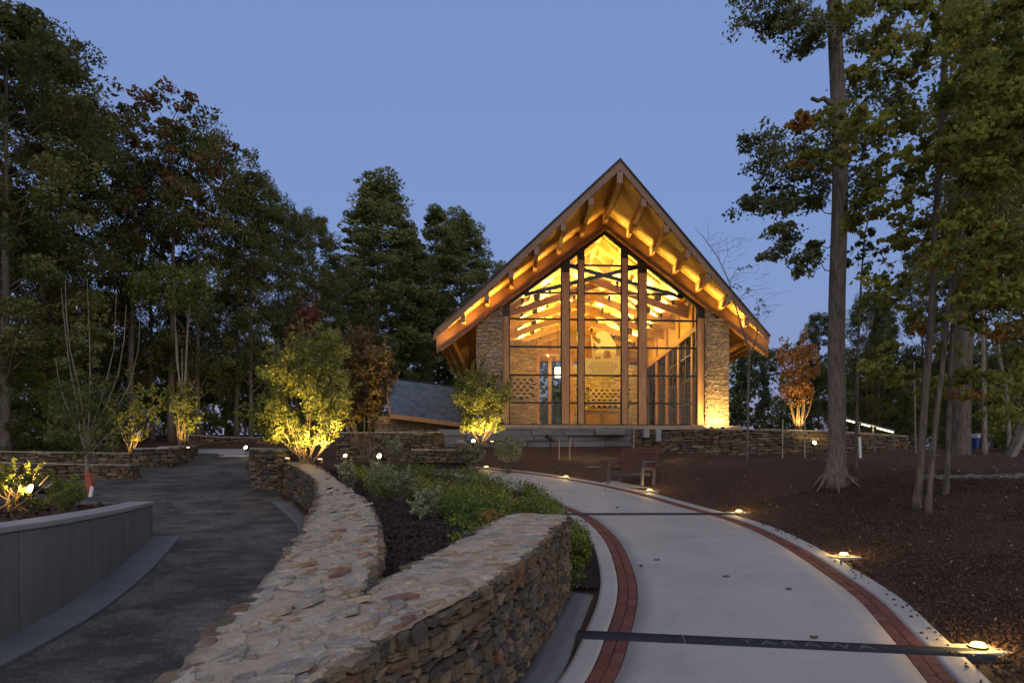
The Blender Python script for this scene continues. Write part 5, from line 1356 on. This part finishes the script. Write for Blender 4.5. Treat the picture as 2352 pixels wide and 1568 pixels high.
shrub('large_shrub', 'large uplit yellow-green shrub with fanning pale stems by the lane', (705, 1062), 16.6, fan(705, 125, 930, 22, 1.0),
      oval(695, 900, 102, 92, 84, (14, 30), 1.2) + oval(735, 805, 58, 58, 36, (11, 24), .9) + oval(635, 965, 52, 42, 28, (11, 20), .9) + oval(695, 1000, 80, 22, 34, (9, 16), .8) + oval(770, 930, 30, 50, 14, (12, 22), .7), 'leaf_shrub', .095, 150)
shrub('brown_tree', 'russet-brown shrub tree leaning out from behind the big lit shrub', (838, 1050), 18.4, fan(838, 50, 900, 9, .6),
      oval(840, 870, 52, 75, 46, (14, 28), .8) + oval(830, 800, 36, 40, 18, (12, 24), .6) + oval(870, 890, 32, 30, 14, (10, 20), .6) + oval(830, 960, 40, 26, 10, (10, 18), .6), 'leaf_brown', .12, 105, stem_mat='twig', stem_r=.022, cat='tree')
shrub('red_tree', 'dark red small tree showing above the big lit shrub', (705, 1000), 24, fan(705, 40, 800, 6, .6), oval(705, 750, 38, 48, 24, (12, 22), .7) + oval(672, 770, 20, 34, 8, (10, 16), .5) + oval(720, 715, 14, 28, 6, (8, 14), .4), 'leaf_red', .15, 90, stem_mat='twig', cat='tree')
shrub('round_shrub', 'rounded uplit shrub clipped flat at the bottom before the left stone pier', (1106, 1022), 21.5, fan(1108, 42, 970, 9, .5, 20),
      oval(1107, 905, 58, 44, 64, (11, 20), .9) + oval(1108, 952, 52, 30, 44, (9, 17), .8) + oval(1104, 982, 46, 10, 40, (7, 12), .7) + oval(1100, 866, 40, 14, 14, (8, 14), .6), 'leaf_shrub', .085, 190)
shrub('lit_shrub', 'narrow uplit yellow shrub on the stone wall corner by the lane', (418, 1024), 23.4, fan(420, 32, 930, 12, .5, 40), oval(424, 925, 32, 50, 30, (9, 18), .5) + oval(430, 965, 28, 30, 14, (8, 14), .4), 'leaf_shrub', .12, 95)
shrub('lit_shrub', 'low amber-lit shrub in shade left of the stone wall corner', (300, 1036), 23.6, fan(298, 30, 980, 14, .5, 30), oval(298, 975, 42, 42, 34, (8, 15), .6) + oval(340, 930, 40, 50, 18, (9, 16), .6), 'leaf_shrub', .11, 105)
# tall thin many-stemmed tree on the left, sparse dark leaves
def multi_stem():
    d = 16.6; b = at(196, 1142, d); e = empty('multi_stem_tree', tuple(b)); tag(e, 'tall many-stemmed young tree with sparse dark leaves left of the lane', 'tree')
    tr = MB()
    tr.tube([b+np.array([0, 0, -.15]), at(200, 1080, d), at(197, 1040, d)], [.05, .042, .035], 7)
    T = lambda pts, r: tr.tube([at(x, y, d+q) for x, y, q in pts], r, 5, False)
    for pts in ([(197,1040,0),(185,1000,.1),(175,920,.2),(158,830,.3),(148,740,.3),(140,660,.3)], [(197,1040,0),(195,980,0),(180,880,-.1),(160,800,-.2),(152,720,-.2),(150,640,-.2)], [(197,1045,0),(205,960,.2),(207,860,.3),(205,760,.3),(200,640,.4)],
                [(198,1040,0),(215,990,-.2),(245,930,-.3),(272,860,-.3),(285,780,-.3),(290,700,-.3)], [(198,1045,0),(225,1000,.1),(262,950,.2),(300,880,.3),(318,800,.4),(322,720,.4)], [(198,1035,0),(210,985,.3),(238,900,.4),(262,800,.5),(268,660,.5)], [(197,1045,0),(190,1000,-.3),(165,960,-.5),(140,900,-.6),(128,830,-.6)],
                [(200,1050,0),(235,1010,-.4),(280,975,-.5),(310,930,-.6)]):
        T(pts, list(np.linspace(.024, .006, len(pts))))
    tr.build('trunk', M['pale_bark'], e, True)
    C, T_ = [], []
    for x, y, r, q in oval(200, 930, 110, 70, 60, (12, 24), 1.2) + oval(190, 1000, 90, 50, 40, (12, 22), 1.0) + oval(220, 830, 80, 90, 24, (10, 18), 1.0):
        c = at(x, y, d+q); C.append(blob(c, r/F*d, 26, .7, .2)); T_.append(np.full(26, rng.uniform(.1, .9)))
    C = np.concatenate(C); leaves('crown', C, .10*rng.uniform(.7, 1.3, len(C)), np.concatenate(T_), 'leaf_dark', e)
multi_stem()
shrub('forked_tree', 'pale forked stem tree with a wide olive crown behind the lit yellow shrub', (418, 1010), 25.5, [(418, 800, 0), (432, 700, .2), (402, 720, -.2), (440, 640, .3), (400, 640, -.3)], oval(390, 660, 95, 45, 60, (14, 28), 1.2) + oval(440, 700, 50, 40, 16, (12, 20), .8), 'leaf_shrub', .15, 60, (.1, .3), 'pale_bark', .035, cat='tree')
# grey-green variegated shrubs in the bed
GREY = [((980, 1200), 9.6, (980, 1160), 40, 40, 'round grey-green shrub alone on the dark chips, nearest the wall fork'), ((918, 1140), 12.0, (920, 1110), 34, 30, 'grey-green shrub between the wall and the ground cover'), ((868, 1118), 13.6, (866, 1092), 34, 26, 'grey-green shrub close against the curved stone wall'),
        ((1168, 1064), 20.6, (1168, 1036), 36, 28, 'spiky grey-green shrub on the mulch right of the round lit shrub'), ((1090, 1064), 20.4, (1088, 1044), 30, 20, 'low grey-green shrub at the foot of the round lit shrub'), ((908, 1046), 21.5, (908, 1022), 24, 22, 'small grey-green shrub before the long stone wall'), ((805, 1100), 15.0, (800, 1082), 26, 18, 'small grey-green shrub at the far end of the curved wall')]
for (b, d, c, rx, ry, lab) in GREY:
    bb = at(*b, d); zz = float(bed_z(bb[0], np.array(d))) if d < 20 else float(G(bb[0], d)); b = (b[0], HZ-(zz-EYE)/d*F)
    shrub('grey_shrub', lab, b, d, [(c[0]+random.uniform(-rx, rx)*.9, c[1]+random.uniform(-ry, ry)*.9, random.uniform(-.25, .25)) for _ in range(26)], oval(c[0], c[1], rx*.75, ry*.75, 34, (rx*.22, rx*.36), rx/F*d*.7), 'leaf_grey', .055 if d < 14 else .08, 190 if d < 14 else 320, (.45, .55), 'twig', .006, cat='shrub', group='grey-green bed shrubs', aspect=.32)
shrub('green_shrub', 'small glossy green shrub tucked between the wall end and the path', (1328, 1300), 8.9, fan(1328, 16, 1270, 8, .12, 20), oval(1330, 1262, 22, 36, 30, (9, 15), .2), 'leaf_cover', .05, 190, (.5, .4), 'twig', .005)
# ground cover: one low mass over the slope of the bed
def cover():
    C, T = [], []
    for _ in range(210):
        s_ = random.random()
        y = random.uniform(8.2, 19.5); e_ = float(np.interp(y, PL[:, 1], PL[:, 0])); lo = float(np.interp(y, [8.2, 9.2, 10.5, 12, 14, 16.5, 19.5], [-.25, -.9, -1.3, -2.0, -3.0, -4.3, -4.9]))
        x = random.uniform(lo, e_-.18); z = float(bed_z(np.array(x), np.array(y)))
        r = random.uniform(.16, .30); m = 150
        edge = min(1, (e_-x)/.5)
        C.append(blob((x, y, z+.10*edge+.04), r, m, .75, .35)); tc = .35+.25*math.sin(x*2.1+y*1.3)+random.gauss(0, .12)
        if random.random() < .10: tc = .95
        T.append(tc + rng.normal(0, .15, m))
    for _ in range(40):
        y = random.uniform(7.4, 9.2); x = random.uniform(float(np.interp(y, [7.4, 8.0, 9.2], [-.6, -.45, -.9])), float(np.interp(y, [7.4, 8.0, 8.01, 9.2], [-.3, -.05, .75, .9]))); z = float(bed_z(np.array(x), np.array(max(y, 8.0)))); C.append(blob((x, y, z+.02), .17, 150, .75, .35)); T.append(.4+rng.normal(0, .2, 150))
    C = np.concatenate(C); o = leaves('ground_cover', C, .052*rng.uniform(.7, 1.3, len(C)), np.concatenate(T), 'leaf_cover', None, .5, .4)
    tag(o, 'low dark green ground cover spilling over the bed toward the path', kind='stuff')
cover()
# plants round the bright lamp in the left bed
shrub('rose_bush', 'low leafy bush glowing around the bright lamp in the left bed', (30, 1160), 8.8, fan(40, 80, 1100, 18, .5, 20), oval(30, 1110, 60, 30, 40, (9, 16), .6) + oval(90, 1140, 50, 20, 16, (8, 14), .4), 'leaf_shrub', .06, 130, (.5, .5))
shrub('strap_plant', 'dark grassy plant clump at the back of the left bed', (150, 1160), 10.0, fan(150, 50, 1110, 30, .4, 16), oval(150, 1130, 45, 24, 36, (9, 16), .5), 'leaf_cover', .11, 110, (.35, .4), 'twig', .004, aspect=.14)
# ------------------------------------------------------------------ lamps in the ground
GL = [((2247, 1487), 'in-ground path light at the end of the engraved slate band', 10), ((1938, 1276), 'in-ground path light on a pale stone halfway along the right edge', 7), ((1697, 1177), 'in-ground path light at the end of the farther slate band', 7),
      ((1492, 1127), 'in-ground path light just before the bench', 7), ((1300, 1096), 'in-ground path light left of the bench where the path bends', 6), ((1117, 1073), 'in-ground path light at the far bend of the path by the ground cover', 6)]
GD = [5.87, 9.9, 14.44, 16.99, 19.5, 22.1]
for (pp, lab, w), d in zip(GL, GD):
    x = (pp[0]-CXP)/F*d; z = max(float(P(d)), float(G(x, d)))-.012
    e = empty('path_light', (x, d, z)); tag(e, lab, 'path light', 'in-ground lights along the path')
    bevel(MB().box(x-.26, x+.20, d-.17, d+.17, z-.1, z+.012).build('stone_pad', M['cap_concrete'], e), .01, 1)
    MB().tube([(x, d, z+.0), (x, d, z+.030)], [.085, .07], 14).build('rim', M['black_steel'], e)
    mb = MB(); mb.tube([(x, d, z+.031), (x, d, z+.062)], [.068, .045], 12); mb.build('lens', M['lamp_glow'], e, True)
    light('POINT', (x, d, z+.13), w*1.3, 'path_glow', (1.0, .60, .14), .035)
# adjustable uplights
UL = [((77, 1122), 8.6, 'brightest uplight among the leaves of the left bed', (40, 1060, 9.0), 40, .05), ((873, 1048), 15.2, 'bright uplight standing in the bed behind the grey shrubs', (760, 900, 17), 30, .05), ((1087, 1013), 20.6, 'uplight at the foot of the round lit shrub', (1110, 900, 21.5), 110, .05),
      ((795, 1047), 15.6, 'small uplight between the big lit shrub and the bed', (700, 900, 16.6), 22, .035), ((565, 1028), 25.8, 'small light at the edge of the pale landing', (565, 900, 27), 12, .06), ((1870, 1017), 25.6, 'small low light before the retaining wall near the big oak', (1860, 960, 26.5), 22, .07)]
for (pp, d, lab, tg, w, r) in UL:
    p = at(*pp, d); gz = min(float(G(p[0], d)), p[2]-.15)
    if d < 9: gz = EYE-.6
    elif d < 16: gz = float(bed_z(np.array(p[0]), np.array(d)))-.05
    e = empty('garden_uplight', (p[0], d, gz)); tag(e, lab, 'garden light', 'garden uplights')
    MB().tube([(p[0], d, gz-.05), (p[0], d, p[2]-.05)], .016, 6).build('stake', M['black_steel'], e)
    q = Vector(p); dirv = (Vector(at(*tg)) - q).normalized(); dirv = (dirv + Vector((0, -1.6, -.2))).normalized()
    MB().tube([q-dirv*.16, q+dirv*.03], [r*.8, r*1.15], 12).build('housing', M['black_steel'], e)
    MB().tube([q+dirv*.031, q+dirv*.05], [r*1.05, r*.8], 12).build('lens', M['lamp_bright'], e, True)
    light('SPOT', tuple(q+dirv*.08), w*2.2, 'uplight_beam', (1.0, .66, .20), target=tuple(at(*tg)), angle=140, radius=.05)
def up(px, py, d, tx, ty, td, w, ang=95, lab=None):
    """buried well light that washes a plant or wall"""
    p = at(px, py, d); e = empty('well_light', tuple(p)); tag(e, lab, 'well light', 'well lights under plants')
    MB().tube([p-np.array([0, 0, .12]), p-np.array([0, 0, .022])], .08, 10).build('rim', M['black_steel'], e); MB().tube([p-np.array([0, 0, .02]), p-np.array([0, 0, .012])], [.05, .045], 10).build('lens', M['lamp_warm'], e)
    light('SPOT', tuple(p+np.array([0, 0, .06])), w*2.1, 'well_beam', (1.0, .66, .20), target=tuple(at(tx, ty, td)), angle=ang, radius=.06)
up(735, 1052, 15.7, 715, 930, 16.5, 260, 110, 'well light beneath the pale stems of the big shrub')
up(660, 1050, 15.9, 660, 930, 16.5, 90, 100, 'second well light at the left foot of the big shrub')
up(1130, 1012, 20.6, 1110, 930, 21.5, 120, 110, 'well light beneath the rounded shrub')
up(432, 1026, 22.6, 425, 940, 23.4, 110, 90, 'well light under the narrow yellow shrub')
up(312, 1040, 22.9, 300, 980, 23.6, 60, 95, 'well light under the amber shrub')
up(1634, 978, 29.35, 1634, 930, 30.2, 130, 130, 'well light at the inner foot of the right stone pier')
up(1660, 978, 29.4, 1660, 930, 30.2, 130, 130, 'well light at the outer foot of the right stone pier')
up(1838, 990, 26.9, 1835, 900, 27.6, 90, 100, 'well light under the orange tree')
shrub('orange_tree', 'vase-shaped tree with lit orange leaves right of the chapel', (1834, 990), 27.5, [(1830, 900, 0), (1815, 880, .2), (1850, 880, -.2), (1800, 840, .3), (1860, 850, .2), (1835, 850, -.3), (1870, 900, 0), (1820, 830, 0)], oval(1835, 845, 42, 58, 50, (10, 20), .8) + oval(1830, 905, 34, 34, 20, (8, 14), .5), 'leaf_orange', .14, 90, stem_mat='stem', stem_r=.035, cat='tree')

# ------------------------------------------------------------------ stakes, boxes, sign posts, rail, toilet, cone
for (px, y0, y1, d, lab) in ((1797, 1040, 963, 25.2, 'pale wooden stake before the retaining wall left of the oak'), (1848, 1038, 940, 25.2, 'tall pale stake beside the orange tree'), (1284, 1030, 1008, 24.5, 'short pale stake on the mulch nearest the plinth'), (1308, 1032, 1006, 24.5, 'second short pale stake on the mulch by the plinth'), (1455, 1028, 985, 26.0, 'thin pale stake at the left end of the retaining wall')):
    a, b = at(px, y0, d), at(px+1, y1, d); a[2] = float(G(a[0], d))-.12
    e = MB().beam(a, b, .04, .04, (0, 1, 0)).build('stake', M['stake_wood']); bevel(e, .008, 1); tag(e, lab, 'stake', 'wooden stakes on the mulch slope')
for (px0, px1, y0, y1, lab) in ((1506, 1518, 1014, 985, 'grey electrical box with screen on the retaining wall'), (1478, 1491, 1005, 986, 'small blue-grey box beside the electrical box')):
    d = 25.9; a, b = at(px0, y0, d), at(px1, y1, d); e = empty('wall_box', (a[0], d, a[2])); tag(e, lab, 'electrical box')
    bevel(MB().box(a[0], b[0], d-.08, d+.5, a[2], b[2]).build('case', M['grey_box'], e), .01, 1); MB().box(a[0]+.02, b[0]-.02, d-.09, d-.081, a[2]+.05, b[2]-.03).build('cover', M['grey_box'], e)
for px, yb in ((1264, 1024),):
    d = 25; p = at(px, yb-14, d); e = empty('garden_spot', tuple(p)); tag(e, 'unlit black garden spotlight on the mulch below the plinth', 'garden light'); MB().tube([p+np.array([0, 0, -.5]), p], .02, 6).build('stake', M['black_steel'], e); MB().tube([p+np.array([.12, -.06, -.05]), p+np.array([-.15, .06, .16])], [.05, .08], 8).build('housing', M['black_steel'], e)
rk = empty('handrail', tuple(at(1990, 1010, 27))); tag(rk, 'sloping handrail with lit strips behind the big oak', 'handrail')
A, Bq = at(1930, 958, 28.5), at(2056, 990, 26.8)
MB().tube([A, Bq], .035, 8).build('rail', M['bench_metal'], rk)
for t0, t1 in ((.12, .32), (.40, .55), (.68, .96)):
    a, b = A*(1-t0)+Bq*t0, A*(1-t1)+Bq*t1; MB().beam(a-np.array([0, .02, .06]), b-np.array([0, .02, .06]), .05, .045).build('light_strip', M['strip_glow'], rk)
for t0 in (.02, .36, .62, .98):
    a = A*(1-t0)+Bq*t0; MB().tube([a-np.array([0, 0, 1.1]), a], .025, 6).build('post', M['bench_metal'], rk)
light('POINT', tuple((A+Bq)/2+np.array([0, -.2, -.2])), 6, 'rail_glow', (1, .85, .5), .1)
e = MB().tube([at(1976, 1036, 24.5)-np.array([0, 0, .3]), at(1974, 1003, 24.5)], .05, 10).build('marker_post', M['white_plastic']); bevel(e, .01, 1); tag(e, 'short white marker post behind the big oak trunk', 'post')
tp = empty('portable_toilet', tuple(at(2250, 1050, 46))); tag(tp, 'blue portable toilet with white domed roof far among the trees', 'portable toilet')
c = at(2250, 1000, 46); gz = float(G(c[0], 46)); w = .56; top = c[2]-.05
bevel(MB().box(c[0]-w, c[0]+w, 45.5, 46.6, gz-.05, top-.12).build('body', M['blue_plastic'], tp), .05, 2)
MB().prism([(c[0]-w*1.05, 45.45, top-.12), (c[0]+w*1.05, 45.45, top-.12), (c[0]+w*.9, 45.45, top+.10), (c[0]+w*.4, 45.45, top+.2), (c[0]-w*.4, 45.45, top+.2), (c[0]-w*.9, 45.45, top+.10)], (0, 1.2, 0)).build('roof', M['white_plastic'], tp)
MB().box(c[0]-w*.6, c[0]+w*.6, 45.44, 45.49, gz+.1, top-.3).build('door', M['blue_plastic'], tp)
for k in (-1, 1): MB().box(c[0]+k*.14-.09, c[0]+k*.14+.09, 45.41, 45.435, top-.75, top-.45).build('notice', M['white_plastic'], tp)
ob = shrub('orange_ribbon', 'orange plastic ribbon tied round the sapling beside the lane', (203, 1145), 16.3, [], [(203, 1100, 1)], 'leaf_orange', .01, 1, cat='ribbon')
for ch_ in list(ob.children): bpy.data.objects.remove(ch_)
mb = MB(); d = 16.35
mb.prism([at(x, y, d) for x, y in ((192, 1082), (204, 1085), (210, 1110), (207, 1138), (200, 1140), (196, 1112))], (.02, .10, 0)); o = mb.build('sleeve', M['orange_plastic'], ob); bevel(o, .02, 2)
mb = MB(); mb.prism([at(x, y, d-.02) for x, y in ((208, 1115), (212, 1120), (208, 1145), (202, 1145))], (.01, .05, 0)); mb.build('loose_end', M['white_plastic'], ob)
mb = MB(); mb.prism([at(x, y, d) for x, y in ((172, 1113), (196, 1110), (197, 1115), (173, 1116))], (.01, .03, 0)); mb.build('tape', M['orange_plastic'], ob)
# pale rocks
def rock(label, px, py, d, s, mat='boulder'):
    p = at(px, py, d); r = np.random.default_rng(int(px)); import bmesh
    bm = bmesh.new(); bmesh.ops.create_icosphere(bm, subdivisions=2, radius=1)
    for v in bm.verts: v.co = Vector((v.co.x*s[0], v.co.y*s[1], v.co.z*s[2]))*(1+float(r.normal(0, .09))) + Vector(p)
    me = bpy.data.meshes.new('boulder'); bm.to_mesh(me); bm.free(); o = put('boulder', me, None, M[mat]); tag(o, label, 'rock', 'pale boulders in the beds')
rock('pale angular boulder left of the uplight under the round shrub', 1058, 1017, 20.8, (.20, .14, .09)); rock('pale flat stone lying on the mulch left of the bench', 1363, 1072, 21.0, (.24, .07, .02)); rock('pale rock at the base of the bright bed uplight', 862, 1066, 15.0, (.10, .08, .05))
# dry gravel runnel at the right
def gravel():
    V = []; Fq = []; n = 0; T = []
    for _ in range(700):
        t_ = random.random(); px = 2125 + 260*t_; py = 1120+32*t_ + random.gauss(0, 5); d = 14.2 - 1.2*t_
        x = (px-CXP)/F*d; d += random.gauss(0, .14); z = float(G(x, d))-.04; s = random.uniform(.025, .06)
        o = np.array([(-1, -1, -.6), (1, -1, -.6), (1, 1, -.6), (-1, 1, -.6), (-.7, -.7, .6), (.7, -.7, .6), (.7, .7, .6), (-.7, .7, .6)])*s*rng.uniform(.6, 1.2, 3); a = random.uniform(0, 6.3)
        o = np.stack([o[:, 0]*math.cos(a)-o[:, 1]*math.sin(a), o[:, 0]*math.sin(a)+o[:, 1]*math.cos(a), o[:, 2]], -1) + rng.normal(0, s*.12, (8, 3))
        V.append(o+[x, d, z]); Fq += [(n+3, n+2, n+1, n), (n+4, n+5, n+6, n+7), (n, n+1, n+5, n+4), (n+1, n+2, n+6, n+5), (n+2, n+3, n+7, n+6), (n+3, n, n+4, n+7)]; n += 8
    me = bpy.data.meshes.new('gravel'); me.from_pydata(np.concatenate(V).tolist(), [], Fq); me.update(); tag(put('gravel', me, None, M['pebble']), 'pale gravel runnel crossing the mulch at the right edge', kind='stuff')
gravel()
# fallen leaves on the path
FL = [((1668, 1319), 8.6, 'curled dark leaf in the middle of the path'), ((1812, 1354), 7.95, 'dark fallen leaf on the path nearest the right brick band'), ((1472, 1291), 9.2, 'dark leaf beside the left brick band'), ((1418, 1167), 15.0, 'dark leaf just beyond the far slate band'), ((1508, 1272), 9.6, 'small faint leaf near the left brick band'), ((1390, 1130), 17, 'tiny leaf on the far bend of the path'), ((1870, 1472), 6.15, 'small leaf fragment just before the slate band')]
for (pp, d0, lab) in FL:
    d = d0
    for _ in range(40):
        zz = float(P(d))-EYE; d = zz*F/(HZ-pp[1]) if abs(HZ-pp[1]) > 1 else d
        d = .5*d+.5*d0 if not 3 < d < 25 else d
    x = (pp[0]-CXP)/F*d0; z = float(P(d0))+.004; s = .04
    mb = MB(); v = []
    for k in range(12):
        a = k/12*6.283; r_ = s*(1.15 if k % 2 == 0 else .6)*random.uniform(.8, 1.2); v.append((x+r_*math.cos(a), d0+r_*math.sin(a)*.8, z+.006+.02*math.sin(a*2+pp[0])**2))
    mb.add([(x, d0, z+.004)]+v+[(p[0], p[1], p[2]-.002) for p in v]+[(x, d0, z+.002)], [(0, 1+k, 1+(k+1) % 12) for k in range(12)] + [(25, 13+(k+1) % 12, 13+k) for k in range(12)] + [(1+k, 13+k, 13+(k+1) % 12, 1+(k+1) % 12) for k in range(12)])
    o = mb.build('fallen_leaf', M['deadleaf']); tag(o, lab, 'leaf', 'fallen leaves on the path')
